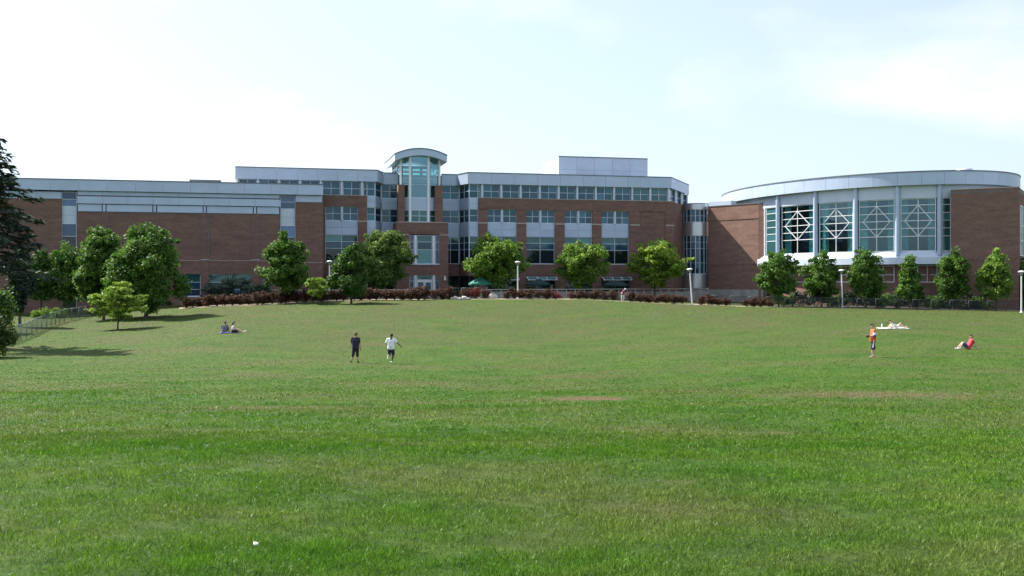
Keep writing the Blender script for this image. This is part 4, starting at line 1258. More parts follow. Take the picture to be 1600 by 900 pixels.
tree(1023, 150, 374, 447, 102, 'spread', "leaf_lime", "yellow green terrace tree beside the round stair tower", 21, .14, 130, 75, .2, .95, .42, zbase=FLOOR, squash=.55)
row = [(1217, 128.6, 384, 70, "first tree of the row before the oval hall, against its brick wall", 'egg'),
       (1284, 130.5, 391, 62, "second tree from the left in the row before the oval hall", 'egg'),
       (1352, 130, 386, 62, "third tree from the left in the row before the oval hall, right of the lamp", 'egg'),
       (1420, 130, 396, 46, "slim fourth tree of the row, under the last wide diamond window", 'cone'),
       (1489, 129.5, 388, 54, "fifth tree of the row, at the left edge of the projecting brick block", 'egg'),
       (1556, 126.9, 390, 54, "sixth tree of the row, in front of the projecting brick block", 'egg')]
for k, (px, d, yt, w, lab, pf) in enumerate(row):
    tree(px, d, yt, 468, w, pf, "leaf_maple" if k < 4 else "leaf_light" if k == 5 else "leaf_maple", lab, 40 + k, .09, 110, 70, .17, .7, .3, group="row of trees before the oval hall")
tree(1612, 131, 396, 470, 50, 'egg', "leaf_maple", "partly hidden tree cut by the right edge of the picture", 47, .09, 90, 70, .17, .7, .3)
tree(1640, 175, 278, 470, 90, 'egg', "leaf_dark", "dark tree behind the oval hall at the far right edge", 48, .2, 110, 60, .26, 1.4, .3)

def conifer(px, d, ytop, R0, label, seed):
    rng = np.random.default_rng(seed)
    x, y, z = spot(px, d)
    r = empty("conifer", (x, y, z)); tag(r, label, "tree")
    H = hpx(ytop, d) - z
    link(bpy.data.objects.new("trunk", mesh("trunk", *tube_data([(0, 0, -.3), (0, 0, H * .3), (.1, 0, H * .65), (.05, .05, H * .98)], [.38, .3, .17, .03], 9), "bark", True)), r)
    bparts, P, T, O = [], [], [], []
    n = 86
    for k in range(n):
        f = (k + rng.uniform(0, 1)) / n
        h = 5.4 + (H - 5.7) * f
        L = R0 * (1 - f) ** .7 * rng.uniform(.45, 1.2) + .4
        a = k * 2.399 + rng.normal() * .3
        dirv = Vector((cos(a), sin(a), 0))
        pts = []
        for t in (0, .35, .7, 1):
            pts.append(Vector((0.05, 0, h)) + dirv * L * t + Vector((0, 0, L * (.10 * t - .30 * t * t + (.10 if t == 1 else 0)))))
        bparts.append(tube_data(pts, [.06, .04, .022, .008], 5))
        m = int((34 if rng.uniform() < .7 else 14) * L)
        ts = rng.uniform(.12, 1, m)
        for t in ts:
            j = min(int(t * 3), 2); u = t * 3 - j
            q = pts[j].lerp(pts[j + 1], u)
            wdt = .75 * (1 - .6 * t) * min(L, 3) / 3
            side = Vector((-dirv.y, dirv.x, 0)) * float(rng.normal()) * wdt * .55
            P.append(q + side + Vector((0, 0, -abs(float(rng.normal())) * .16)))
            O.append((dirv + side * 1.5).normalized()); T.append(float(rng.uniform(0, 1)))
    link(bpy.data.objects.new("branches", mesh("branches", *merge(bparts), "bark", True)), r)
    P = np.array([tuple(p) for p in P]); O = np.array([tuple(o) for o in O]); T = np.array(T)
    # each spray: a long narrow face along the twig, drooping
    nq = len(P); tdir = O + rng.normal(size=(nq, 3)) * .35; tdir[:, 2] -= .35
    tdir /= np.linalg.norm(tdir, axis=1, keepdims=True)
    b = np.cross(tdir, rng.normal(size=(nq, 3)) * .5 + np.array([0, 0, 1.0])); b /= np.linalg.norm(b, axis=1, keepdims=True)
    s_ = (.26 * rng.uniform(.6, 1.4, nq))[:, None]
    v = np.empty((nq, 4, 3)); v[:, 0] = P - tdir * s_; v[:, 1] = P + b * s_ * .3; v[:, 2] = P + tdir * s_; v[:, 3] = P - b * s_ * .3
    link(bpy.data.objects.new("crown", fast_mesh("crown", v.reshape(-1, 3), 4, "needle", T)), r)
conifer(-8, 76, 206, 4.3, "tall dark drooping conifer at the left edge", 5)

tree(31, 101, 368, 486, 36, 'egg', "needle", "dark narrow evergreen just behind the conifer's lowest branches", 49, .14, 120, 80, .17, .7, .3)

def shrub(px, d, hpx_, wpx, mat, label, seed, name="shrub", cat="shrub", group=None, clumps=26, per=55, leaf=.09, cl=.32, prof='round', zb=None, squash=.8, ragged=.25):
    rng = np.random.default_rng(seed)
    x, y, z = spot(px, d)
    if zb is not None: z = zb
    r = empty(name, (x, y, z)); tag(r, label, cat, group)
    H = hpx_ * d / FPX; rad = wpx / 2 * d / FPX
    c2 = min(cl, H * .4, rad * .5)
    C, P, O, T = crown_points(rng, clumps, per, c2 * .5, H - c2 * .5, rad - c2 * .3, prof, c2, ragged, squash)
    P[:, 2] = np.maximum(P[:, 2], .03)
    link(bpy.data.objects.new("foliage", fast_mesh("foliage", leaf_quads(rng, P, leaf, .4, O), 4, mat, T)), r)
    parts = []
    for k in range(6):
        c = C[int(rng.integers(len(C)))]
        parts.append(tube_data([(c[0] * .1, c[1] * .1, -.1), (c[0] * .45, c[1] * .45, c[2] * .6), tuple(c)], [.03, .02, .008], 5))
    link(bpy.data.objects.new("stems", mesh("stems", *merge(parts), "bark", True)), r)
    return r
# grey-green spreading shrubs before the wing's low windows
for k, (px, h, w) in enumerate(((338, 32, 50), (372, 38, 60), (405, 30, 44))):
    shrub(px, 131.5, h + 8, w, "leaf_grey", ("grey green spreading shrub nearest the wing's single low window", "taller grey green spreading shrub under the wide low windows", "grey green spreading shrub beside the egg shaped tree")[k],
          60 + k, "spreading_shrub", clumps=60, per=70, leaf=.13, cl=.55, squash=.4, prof='spread', zb=-2.9)
shrub(-14, 67, 70, 62, "leaf_juniper", "yellow green juniper by the fence at the left edge", 70, "juniper_bush", clumps=70, per=90, leaf=.1, cl=.6, ragged=.3)
shrub(-4, 92, 78, 44, "leaf_dark", "dark leafy bush under the conifer behind the fence", 71, clumps=60, per=90, leaf=.13, cl=.7)
shrub(64, 117, 17, 36, "leaf_light", "pale clipped bush behind the fence, left of a pair", 72, "low_bush", clumps=24, per=50)
shrub(92, 118.5, 18, 30, "leaf_light", "pale clipped bush behind the fence, right of a pair", 73, "low_bush", clumps=24, per=50)
for k, px in enumerate(np.arange(1222, 1640, 26)):  # dark planting, the row added tall and dark to deepen shade below the hall
    shrub(px, 131.6 + .8 * (k % 2), 22 + 4 * ((k * 7) % 3), 40, "needle" if k % 3 else "leaf_dark", ("first second third fourth fifth sixth seventh eighth ninth tenth eleventh twelfth thirteenth fourteenth fifteenth sixteenth seventeenth".split()[k]) + " low dark shrub from the left behind the dark fence", 500 + k, "low_shrub", "shrub", "dark low shrubs before the oval hall", 30, 55, .11, .45)
# red barberry hedges: every bush is its own plant
rngb = np.random.default_rng(3)
protos = []
def barberry(px, d, h, w, k, bright=False, lab="", group=""):
    rng = np.random.default_rng(900 + k)
    x, y, z = spot(px, d)
    key = ('b' if bright else 'n', k % 5)
    hit = [p for p in protos if p[0] == key]
    if not hit:
        o = shrub(px, d, 21, 21, "leaf_red_bright" if bright else "leaf_red", lab, 800 + k, "barberry_bush", "shrub", group, 26, 50, .075, .34, 'spread', ragged=.35)
        protos.append((key, o)); r = o
    else:
        src = hit[0][1]
        r = src.copy(); COL.objects.link(r)
        for ch in list(src.children):
            c = ch.copy(); COL.objects.link(c); c.parent = r
    r.location = (x, y, z); r.rotation_euler = (0, 0, float(rng.uniform(0, 6.28)))
    s0 = d / FPX
    r.scale = (w / 21, w / 21, h / 21)
    tag(r, lab, "shrub", group)
ONES = "first second third fourth fifth sixth seventh eighth ninth tenth eleventh twelfth thirteenth fourteenth fifteenth sixteenth seventeenth eighteenth nineteenth".split()
def nth(i):
    if i < 19: return ONES[i]
    t = (i + 1) // 10; u = (i + 1) % 10
    return ({2: "twentieth", 3: "thirtieth"}[t] if u == 0 else {2: "twenty", 3: "thirty"}[t] + "-" + ONES[u - 1])
k = 0; k0 = 0
g1 = "dark red bushes of the hedge left of the tower"
for px in np.arange(288, 706, 12.6):
    barberry(px + rngb.normal() * 1.2, 125.2 + .3 * rngb.normal(), rngb.uniform(15, 21) + (2 if px > 340 else 0), rngb.uniform(20, 26), k, False, nth(k) + " dark red barberry bush from the left end of the long hedge", g1); k += 1
k0 = k
g2 = "dark red bushes below the terrace railing"
for px in (728, 742, 758, 792, 803, 816, 828, 842, 855, 868, 893, 905, 917, 929, 943):
    barberry(px, 126.4 + .3 * rngb.normal(), rngb.uniform(12, 19) if px > 770 else rngb.uniform(17, 22), rngb.uniform(17, 24), k, px in (742, 868), "bright red barberry bush just right of the hedge gap" if px == 742 else "small bright red barberry bush below the pale railing" if px == 868 else nth(k - k0) + " red barberry bush right of the hedge gap, below the terrace railing", None if px in (742, 868) else g2); k += 1
k0 = k + 1
g3 = "dark red bushes around the tilted lamp post"
for px in (958, 986, 1000, 1014, 1027, 1040, 1053, 1066, 1096, 1108, 1122, 1135, 1166, 1178, 1190, 1201):
    barberry(px, 126.9 + .3 * rngb.normal(), rngb.uniform(12, 19), rngb.uniform(17, 24), k, False, nth(k - k0) + " dark red bush right of the pink-clad person, along the lawn edge" if px > 970 else "dark red bush just left of the pink-clad person", g3); k += 1

# pale boulders at the gap in the hedge
def boulder(px, d, w, h, seed, label):
    rng = np.random.default_rng(seed); x, y, z = spot(px, d)
    bm_ = bmesh.new(); bmesh.ops.create_icosphere(bm_, subdivisions=2, radius=1)
    for v in bm_.verts:
        n_ = 1 + .18 * sin(v.co.x * 4 + seed) + .15 * sin(v.co.y * 5 + 2 * seed) + .1 * rng.normal()
        v.co = Vector((v.co.x * w * n_, v.co.y * w * .7 * n_, v.co.z * h * n_))
    me = bpy.data.meshes.new("boulder"); bm_.to_mesh(me); bm_.free(); me.materials.append(M["boulder"])
    o = link(bpy.data.objects.new("boulder", me)); o.location = (x, y, z + h * .3); tag(o, label, "rock", "pale boulders in the hedge gap")
boulder(711, 124.6, .55, .28, 1, "pale flat boulder at the left of the hedge gap")
boulder(720, 123.2, .45, .25, 2, "small pale boulder lowest in the hedge gap")
boulder(727, 124.8, .6, .3, 3, "widest pale boulder in the hedge gap")
boulder(770, 126.0, .45, .5, 4, "grey boulder standing where the pale railing starts")

# ------------------------------------------------------------------ people
def skinmat(name, col): plain(name, col, 0.55, 0, 0.06, 8)
skinmat("skin_light", (0.52, 0.34, 0.25)); skinmat("skin_dark", (0.075, 0.042, 0.028)); skinmat("skin_mid", (0.38, 0.23, 0.16))
for nm, c in (("cloth_navy", (0.016, 0.018, 0.045)), ("cloth_black", (0.014, 0.014, 0.018)), ("cloth_white", (0.78, 0.79, 0.80)), ("cloth_orange", (0.62, 0.10, 0.035)),
              ("cloth_red", (0.60, 0.045, 0.06)), ("cloth_grey", (0.13, 0.115, 0.15)), ("cloth_blue", (0.05, 0.07, 0.22)), ("cloth_pink", (0.34, 0.035, 0.075)),
              ("hair_dark", (0.012, 0.010, 0.009)), ("hair_brown", (0.05, 0.028, 0.018)), ("shoe_white", (0.75, 0.75, 0.75)), ("shoe_dark", (0.03, 0.03, 0.03)),
              ("towel", (0.78, 0.78, 0.80)), ("leather", (0.06, 0.03, 0.02)), ("cloth_cream", (0.62, 0.58, 0.50))):
    plain(nm, c, 0.85, 0, 0.1, 12)

def caps(a, ra, b, rb, n=10):
    """closed tapered limb with rounded ends"""
    a, b = Vector(a), Vector(b); t = b - a; L = t.length
    if L < 1e-6: t = Vector((0, 0, 1)); L = 1e-6
    t = t / L
    pts, rad = [], []
    for ang in (-80, -50, -20): pts.append(a + t * ra * sin(R(ang))); rad.append(ra * cos(R(ang)))
    for ang in (20, 50, 80): pts.append(b + t * rb * sin(R(ang))); rad.append(rb * cos(R(ang)))
    u = t.orthogonal().normalized(); w = t.cross(u); V, Fc = [], []
    for p, r_ in zip(pts, rad):
        for k in range(n): V.append(p + (u * cos(2 * pi * k / n) + w * sin(2 * pi * k / n)) * r_)
    for i in range(5):
        for k in range(n): Fc.append((i * n + k, i * n + (k + 1) % n, (i + 1) * n + (k + 1) % n, (i + 1) * n + k))
    Fc.append(tuple(range(n - 1, -1, -1))); Fc.append(tuple(5 * n + k for k in range(n)))
    return V, Fc

def fused(name, parts, mat, parent, voxel=.012, smooth=4):
    """fuse overlapping limbs into one continuous surface"""
    me = mesh(name, *merge(parts), mat)
    o = bpy.data.objects.new(name, me); COL.objects.link(o)
    md = o.modifiers.new("remesh", 'REMESH'); md.mode = 'VOXEL'; md.voxel_size = voxel
    sm = o.modifiers.new("smooth", 'SMOOTH'); sm.factor = .5; sm.iterations = smooth
    dg = bpy.context.evaluated_depsgraph_get()
    m2 = bpy.data.meshes.new_from_object(o.evaluated_get(dg))
    m2.materials.clear(); m2.materials.append(M[mat])
    m2.polygons.foreach_set('use_smooth', [True] * len(m2.polygons))
    o.modifiers.clear(); o.data = m2; o.parent = parent
    return o

def v3(p): return Vector(p)
def person(label, loc, J, skin, top, bottom, hair, shoe, sleeve=.8, short=.85, look=(0, -1, 0), long_hair=False, cap=None, group=None, hip_w=1.0, bare=False):
    r = empty("person", loc); tag(r, label, "person", group)
    J = {k: v3(p) for k, p in J.items()}
    look = v3(look).normalized()
    up = (J['head'] - J['neck']).normalized()
    side = look.cross(up).normalized()
    B = []
    sh = (J['shL'] - J['shR']); sx_ = sh.normalized()
    hx_ = (J['hipL'] - J['hipR']).normalized()
    chest, pel = J['chest'], J['pelvis']
    for s_ in (-1, 1):
        B.append(caps(chest + sx_ * .075 * s_, .115, pel + hx_ * .065 * s_, .115))
    B.append(caps(J['shL'] - sx_ * .03, .065, J['shR'] + sx_ * .03, .065))
    B.append(caps(chest + (J['neck'] - chest) * .3, .075, J['neck'], .055)); B.append(caps(J['neck'], .055, J['head'] - up * .05, .058))
    # head: skull, jaw, nose, ears
    B.append(caps(J['head'] + up * .035 - look * .012, .088, J['head'] - up * .03 + look * .012, .078))
    B.append(caps(J['head'] - up * .06 + look * .03, .058, J['head'] - up * .085 + look * .045, .038))
    B.append(caps(J['head'] + look * .088 - up * .005, .012, J['head'] + look * .105 - up * .03, .015))
    for s_ in (-1, 1): B.append(caps(J['head'] + side * .088 * s_ + up * .012, .018, J['head'] + side * .088 * s_ - up * .025, .014))
    for s_ in 'LR':
        shd, elb, hnd = J['sh' + s_], J['el' + s_], J['ha' + s_]
        B.append(caps(shd, .058, elb, .043)); B.append(caps(elb, .043, hnd, .029))
        fd = (hnd - elb).normalized(); nn = fd.cross(Vector((.3, .5, .8))).normalized(); mm = fd.cross(nn)
        pc = hnd + fd * .05
        B.append(caps(hnd, .03, pc + fd * .02, .034)); B.append(caps(pc + nn * .02, .024, pc - nn * .02, .024))
        for f_, (off, ln) in enumerate(((-.033, .065), (-.011, .078), (.011, .074), (.033, .058))):
            q0 = pc + fd * .03 + nn * off; q1 = q0 + fd * ln * .55 + nn * off * .15; q2 = q1 + fd * ln * .4 + mm * ln * .25
            B.append(caps(q0, .0105, q1, .0095, 6)); B.append(caps(q1, .0095, q2, .0085, 6))
        t0 = pc - nn * .03 - fd * .02; t1 = t0 - nn * .035 + fd * .035; B.append(caps(t0, .014, t1, .012, 6)); B.append(caps(t1, .012, t1 + fd * .03 + mm * .008, .010, 6))
        hp, kn, an, toe = J['hip' + s_], J['kn' + s_], J['an' + s_], J['toe' + s_]
        B.append(caps(hp, .092 * hip_w, kn, .062)); B.append(caps(kn, .06, kn.lerp(an, .35), .058)); B.append(caps(kn.lerp(an, .35), .058, an, .038))
        B.append(caps(an, .04, toe, .035))
    fused("body", B, skin, r)
    # clothing
    if not bare:
        S = []
        for s_ in (-1, 1): S.append(caps(chest + sx_ * .08 * s_, .14, pel + hx_ * .075 * s_ + (pel - chest).normalized() * .04, .145))
        S.append(caps(J['shL'] - sx_ * .02, .085, J['shR'] + sx_ * .02, .085))
        for s_ in 'LR': S.append(caps(J['sh' + s_], .085, J['sh' + s_].lerp(J['el' + s_], sleeve), .075))
        fused("shirt", S, top, r, .014)
    else:
        S = []
        for s_ in (-1, 1): S.append(caps(chest + sx_ * .08 * s_ + (chest - pel).normalized() * .02, .13, chest.lerp(pel, .45) + sx_ * .06 * s_, .125))
        fused("top", S, top, r, .014)
    S = []
    for s_ in (-1, 1): S.append(caps(pel + hx_ * .06 * s_ + (chest - pel).normalized() * .06, .13, pel + hx_ * .06 * s_, .14))
    for s_ in 'LR':
        hp, kn, an = J['hip' + s_], J['kn' + s_], J['an' + s_]
        if short <= 1: S.append(caps(hp, .115, hp.lerp(kn, short), .10))
        else: S.append(caps(hp, .115, kn, .098)); S.append(caps(kn, .098, kn.lerp(an, short - 1), .085))
    fused("shorts" if short < 1.6 else "trousers", S, bottom, r, .014)
    # hair follows the skull at crown and back
    hh = [caps(J['head'] + up * .055 - look * .03, .085, J['head'] + up * .01 - look * .045, .075), caps(J['head'] + up * .075 + look * .02, .066, J['head'] + up * .07 - look * .02, .075)]
    if long_hair: hh += [caps(J['head'] - look * .06, .075, J['neck'] - look * .09 - up * .06, .06)]
    fused("hair", hh, hair, r, .013)
    if cap:
        cc = [caps(J['head'] + up * .075 - look * .01, .10, J['head'] + up * .06, .105), caps(J['head'] + up * .06 + look * .08, .05, J['head'] + up * .055 + look * .15, .045)]
        fused("cap", cc, cap, r, .014)
    if shoe:
        for s_ in 'LR':
            an, toe = J['an' + s_], J['toe' + s_]; back = (an - toe).normalized()
            dn = Vector((0, 0, -.03))
            fused("shoe", [caps(an + back * .03 + dn, .045, toe + dn * .2, .043), caps(an, .048, an + dn, .05)], shoe, r, .014)
    return r

def P_stand(**kw):
    J = dict(pelvis=(0, 0, .95), chest=(0, 0, 1.28), neck=(0, 0, 1.50), head=(0, 0, 1.64), shL=(.19, 0, 1.42), shR=(-.19, 0, 1.42),
             elL=(.25, .02, 1.13), elR=(-.25, .02, 1.13), haL=(.26, -.06, .90), haR=(-.26, -.06, .90),
             hipL=(.095, 0, .90), hipR=(-.095, 0, .90), knL=(.11, -.02, .50), knR=(-.11, -.02, .50), anL=(.11, .02, .085), anR=(-.11, .02, .085),
             toeL=(.12, -.15, .035), toeR=(-.12, -.15, .035))
    J.update(kw); return J
# 1: dark shirt, walking away to the left, head turned right
person("person in dark navy shirt and long dark shorts walking on the lawn", spot(555.5, 62), P_stand(
    head=(.035, .03, 1.63), neck=(.0, 0, 1.50), shL=(.19, -.02, 1.41), shR=(-.19, .03, 1.43), elL=(.25, -.02, 1.12), haL=(.28, .02, .86), elR=(-.25, .05, 1.15), haR=(-.20, .22, 1.0),
    knL=(.10, .05, .50), anL=(.13, .0, .085), toeL=(.16, .15, .035), knR=(-.13, -.02, .50), anR=(-.24, -.05, .085), toeR=(-.30, .08, .035)),
    "skin_mid", "cloth_navy", "cloth_black", "hair_dark", "shoe_dark", .7, 1.25, look=(.75, .6, -.15))
# 2: white shirt, mid stride seen from behind, arm flung out to the right
person("person in white shirt and dark shorts running away with one arm out", spot(611, 61.5), P_stand(
    head=(.02, .06, 1.62), chest=(.0, .03, 1.27), shL=(.19, .04, 1.40), shR=(-.19, .04, 1.40), elL=(.36, .0, 1.20), haL=(.56, -.05, 1.02), elR=(-.30, .08, 1.15), haR=(-.22, .28, 1.10),
    hipL=(.09, 0, .90), knL=(.13, .05, .50), anL=(.03, -.02, .10), toeL=(.03, .14, .05), knR=(-.10, .0, .52), anR=(-.14, -.33, .46), toeR=(-.14, -.42, .34)),
    "skin_dark", "cloth_white", "cloth_navy", "hair_dark", "shoe_white", .75, .9, look=(.1, 1, -.05))
# 3: orange shirt with white and navy sleeve, facing left, holding a ball
p3 = person("person in orange shirt and navy shorts standing and holding a ball", spot(1364, 56), P_stand(
    pelvis=(0, 0, .97), chest=(.02, 0, 1.30), neck=(.0, 0, 1.53), head=(-.04, 0, 1.68), shL=(.02, -.18, 1.44), shR=(.02, .18, 1.44), elL=(.0, -.23, 1.16), elR=(.0, .23, 1.16),
    haL=(-.19, -.10, 1.20), haR=(-.19, .08, 1.20), hipL=(0, -.09, .92), hipR=(0, .09, .92), knL=(-.06, -.10, .50), knR=(.08, .10, .50), anL=(-.05, -.11, .085), anR=(.10, .11, .085),
    toeL=(-.20, -.13, .04), toeR=(-.05, .13, .04)), "skin_light", "cloth_orange", "cloth_navy", "hair_dark", None, .55, .95, look=(-1, -.1, -.05))
fused("sleeve_band", [caps((.02, -.185, 1.34), .092, (.012, -.21, 1.25), .09)], "cloth_white", p3, .014)
fused("sleeve_band", [caps((.012, -.21, 1.25), .088, (.004, -.222, 1.18), .086)], "cloth_blue", p3, .014)
fused("side_stripe", [caps((-.02, -.19, .92), .03, (-.06, -.20, .56), .03)], "cloth_white", p3, .012)
bx_, by_, bz_ = spot(1364, 56)
V, Fc = lathe_data([(.012, -.14), (.055, -.10), (.08, -.05), (.088, 0), (.08, .05), (.055, .10), (.012, .14)], 14)
ball = link(bpy.data.objects.new("football", mesh("football", V, Fc, "leather", True)))
ball.location = (bx_ - .30, by_ - .01, bz_ + 1.165); ball.rotation_euler = (R(90), 0, R(20)); tag(ball, "dark ball in the hands of the person in orange", "ball")
# 4: red shirt, leaning back on the hands, knees bent, facing left
person("person in red shirt reclining on the grass leaning back on hands", spot(1511, 64), dict(
    pelvis=(.08, 0, .14), chest=(.24, 0, .42), neck=(.28, 0, .62), head=(.25, 0, .76), shL=(.26, -.18, .54), shR=(.26, .18, .54), elL=(.42, -.22, .30), elR=(.42, .22, .30),
    haL=(.50, -.24, .05), haR=(.50, .24, .05), hipL=(.02, -.09, .13), hipR=(.02, .09, .13), knL=(-.27, -.10, .41), knR=(-.24, .14, .37), anL=(-.46, -.10, .08), anR=(-.50, .14, .08),
    toeL=(-.61, -.10, .05), toeR=(-.64, .14, .05)), "skin_light", "cloth_red", "cloth_blue", "hair_brown", "shoe_white", .5, .75, look=(-1, -.2, 0))
# 5: sunbather lying back, head raised, one knee up
x5, y5, z5 = spot(1398, 80.5)
person("person lying on a white towel with one knee raised on the lawn", (x5, y5, z5 + .02), dict(
    pelvis=(.12, 0, .13), chest=(-.16, 0, .24), neck=(-.30, 0, .36), head=(-.34, 0, .48), shL=(-.24, -.18, .28), shR=(-.24, .18, .28), elL=(-.42, -.24, .06), elR=(-.42, .24, .06),
    haL=(-.18, -.26, .05), haR=(-.18, .26, .05), hipL=(.16, -.09, .12), hipR=(.16, .09, .12), knL=(.42, -.10, .36), knR=(.50, .14, .12), anL=(.66, -.10, .08), anR=(.88, .15, .07),
    toeL=(.78, -.10, .05), toeR=(.98, .16, .12)), "skin_light", "cloth_white", "cloth_cream", "hair_dark", None, .3, .35, look=(.8, -.5, .2), bare=True)
def towel(px, d, L, Wd, label, seed, rz=0.0, mat="towel"):
    rng = np.random.default_rng(seed); x, y, _ = spot(px, d); n, m = 16, 8; V = []
    for j in range(m + 1):
        for i in range(n + 1):
            u = (i / n - .5) * L; w = (j / m - .5) * Wd
            X = u * cos(rz) - w * sin(rz); Y = u * sin(rz) + w * cos(rz)
            V.append((X, Y, gz(x + X, y + Y) - gz(x, y) + .035 + .03 * abs(sin(u * 5 + seed)) * abs(sin(w * 6 + u * 3)) + .006 * rng.normal()))
    Fc = [(j * (n + 1) + i, j * (n + 1) + i + 1, (j + 1) * (n + 1) + i + 1, (j + 1) * (n + 1) + i) for j in range(m) for i in range(n)]
    o = link(bpy.data.objects.new("towel", mesh("towel", V, Fc, mat, True))); o.location = (x, y, gz(x, y))
    sd = o.modifiers.new("thickness", 'SOLIDIFY'); sd.thickness = .015
    tag(o, label, "towel")
towel(1399, 80.4, 1.9, .8, "white towel under the sunbathing person", 2)
towel(1381.5, 80.2, .95, .8, "rumpled white towel beside the sunbathing person's head", 4)
xb, yb, zb_ = spot(1378, 81)
bt = empty("water_bottle", (xb, yb, zb_)); tag(bt, "pale water bottle standing by the rumpled white towel", "bottle")
lathe(bt, "bottle_body", [(.045, 0), (.045, .24), (.02, .30)], "white_metal", n=12); lathe(bt, "bottle_cap", [(.022, .30), (.022, .35)], "lamp_white", n=10)
# 6, 7: couple sitting on the lawn at left
person("person in grey shirt sitting on the lawn with back turned", spot(350.5, 82), dict(
    pelvis=(0, 0, .14), chest=(.0, .10, .46), neck=(.01, .14, .66), head=(.04, .16, .79), shL=(.19, .12, .58), shR=(-.19, .12, .58), elL=(.27, .2, .34), elR=(-.27, .2, .34),
    haL=(.20, .42, .38), haR=(-.2, .42, .38), hipL=(.1, .04, .13), hipR=(-.1, .04, .13), knL=(.2, .42, .42), knR=(-.2, .42, .42), anL=(.16, .72, .08), anR=(-.16, .72, .08),
    toeL=(.17, .86, .05), toeR=(-.17, .86, .05)), "skin_mid", "cloth_grey", "cloth_navy", "hair_dark", "shoe_dark", .8, .9, look=(.5, 1, 0))
person("person with dark hair in white top sitting with legs stretched right", spot(364.5, 82), dict(
    pelvis=(0, 0, .13), chest=(.0, .02, .44), neck=(.02, .02, .64), head=(.05, .02, .77), shL=(.08, -.15, .56), shR=(-.04, .17, .56), elL=(.16, -.22, .33), elR=(.08, .26, .33),
    haL=(.36, -.16, .28), haR=(.3, .2, .28), hipL=(.05, -.09, .12), hipR=(.05, .09, .12), knL=(.44, -.12, .22), knR=(.46, .1, .16), anL=(.84, -.12, .08), anR=(.86, .1, .08),
    toeL=(.92, -.14, .16), toeR=(.94, .12, .16)), "skin_light", "cloth_white", "cloth_black", "hair_dark", "shoe_white", .3, .6, look=(1, .1, 0), long_hair=True, bare=True)
towel(357, 82, 1.5, .9, "dark blue cloth under the couple sitting on the lawn", 6, mat="cloth_blue")
# 8: person in dark pink by the hedge
person("person in dark pink top and white cap bending at the hedge", spot(973, 125.2), P_stand(
    pelvis=(0, 0, .92), chest=(.06, -.03, 1.20), neck=(.16, -.04, 1.36), head=(.24, -.05, 1.44), shL=(.14, -.2, 1.30), shR=(.10, .17, 1.30), elL=(.22, -.22, 1.04), elR=(.2, .2, 1.04), haL=(.38, -.2, .92), haR=(.36, .2, .92)),
    "skin_light", "cloth_pink", "cloth_cream", "hair_brown", "shoe_white", .7, 1.7, look=(.9, -.2, -.4), cap="cloth_white")

# ------------------------------------------------------------------ litter on the lawn
def scrap(px, py_d, size, label, seed):
    x, y, z = spot(px, py_d); rng = np.random.default_rng(seed)
    bm_ = bmesh.new(); bmesh.ops.create_icosphere(bm_, subdivisions=3, radius=size)
    for v in bm_.verts: v.co *= 1 + .3 * rng.normal() * .5 + .25 * sin(v.co.x * 90 + v.co.z * 70)
    for v in bm_.verts: v.co.z *= .7
    me = bpy.data.meshes.new("paper_scrap"); bm_.to_mesh(me); bm_.free(); me.materials.append(M["paper"])
    o = link(bpy.data.objects.new("paper_scrap", me)); o.location = (x, y, z + .055); tag(o, label, "litter")
scrap(399, 7.0, .015, "crumpled white paper scrap in the near grass", 3)

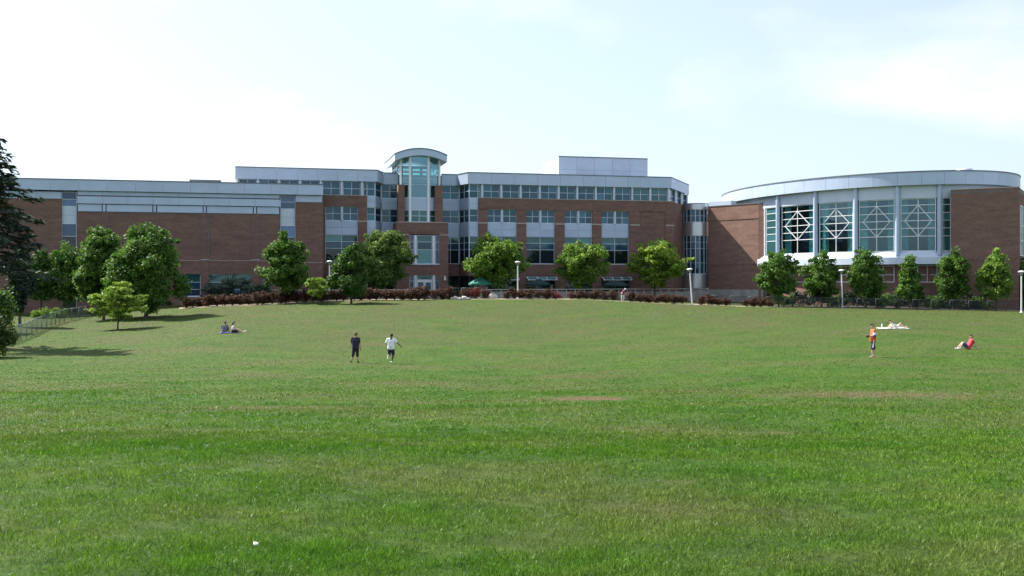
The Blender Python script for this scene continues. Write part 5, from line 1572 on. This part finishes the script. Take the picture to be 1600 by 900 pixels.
# ------------------------------------------------------------------ grass blades of the near lawn
rng = np.random.default_rng(77)
def blades(n, d0, d1, L0, L1, wid):
    d = d0 * (d1 / d0) ** rng.uniform(0, 1, n)
    X = rng.uniform(-.54, .54, n) * d + rng.uniform(-1.6, 1.6, n) * 1.0
    Y = d + rng.normal(size=n) * .02
    # bare soil keeps few blades
    bare = ((X - 2.1) / 1.5) ** 2 + ((Y - 30.5) / 1.3) ** 2
    bn = .45 * np.sin(X * 3.1 + Y * 1.3) * np.sin(Y * 2.7 - X) + .3 * np.sin(X * 9) * np.sin(Y * 7)
    keep = (bare + bn > .95) | (rng.uniform(size=n) < .10)
    # tufts: density follows a cellular rhythm
    tf = np.sin(X * 7.1 + 2 * np.sin(Y * 3.3)) * np.sin(Y * 6.3 + 1.5 * np.sin(X * 2.9)) + .7 * np.sin(X * 1.7 + Y * 1.1) * np.sin(Y * 2.3 - X)
    keep &= rng.uniform(size=n) < .62 + .3 * tf
    X, Y, d = X[keep], Y[keep], d[keep]; n = len(X); tf = tf[keep]
    Z = gz_np(X, Y) - .004
    az = rng.uniform(0, 2 * pi, n); lean = np.abs(rng.normal(size=n)) * .75 + .12
    far = np.clip((d - 12) / 70, 0, 1)
    L = rng.uniform(L0, L1, n) * (1 + .28 * tf) * (1 - .45 * far)
    w = wid * rng.uniform(.6, 1.4, n) * np.maximum(1, d / 7.5)
    P = np.stack([X, Y, Z], -1)
    tip = P + np.stack([np.cos(az) * np.sin(np.minimum(lean, 1.45)), np.sin(az) * np.sin(np.minimum(lean, 1.45)), np.cos(np.minimum(lean, 1.45))], -1) * L[:, None]
    sd = rng.uniform(0, 2 * pi, n)
    sv = np.stack([np.cos(sd), np.sin(sd), 0 * sd], -1) * w[:, None]
    v = np.empty((n, 4, 3))
    m = P * .55 + tip * .45; m[:, 2] += L * .10
    v[:, 0] = P; v[:, 1] = m + sv; v[:, 2] = tip; v[:, 3] = m - sv
    tone = np.clip(.40 - .16 * far + (rng.beta(1.6, 2.4, n) - .40) / (1 + np.clip(d - 10, 0, 200) / 22) + .10 * tf, 0, 1)  # far blades coloured darker in place of the bank's backlit shade
    return v.reshape(-1, 3), tone
a, ta = blades(480000, 4.6, 17, .026, .056, .0027)
b, tb = blades(470000, 13, 122.5, .036, .060, .0034)
a = np.concatenate([a, b]); ta = np.concatenate([ta, tb])
go = link(bpy.data.objects.new("grass", fast_mesh("grass", a, 4, "blade", ta)))
tag(go, "blades of green grass covering the near lawn", "grass", kind="stuff")
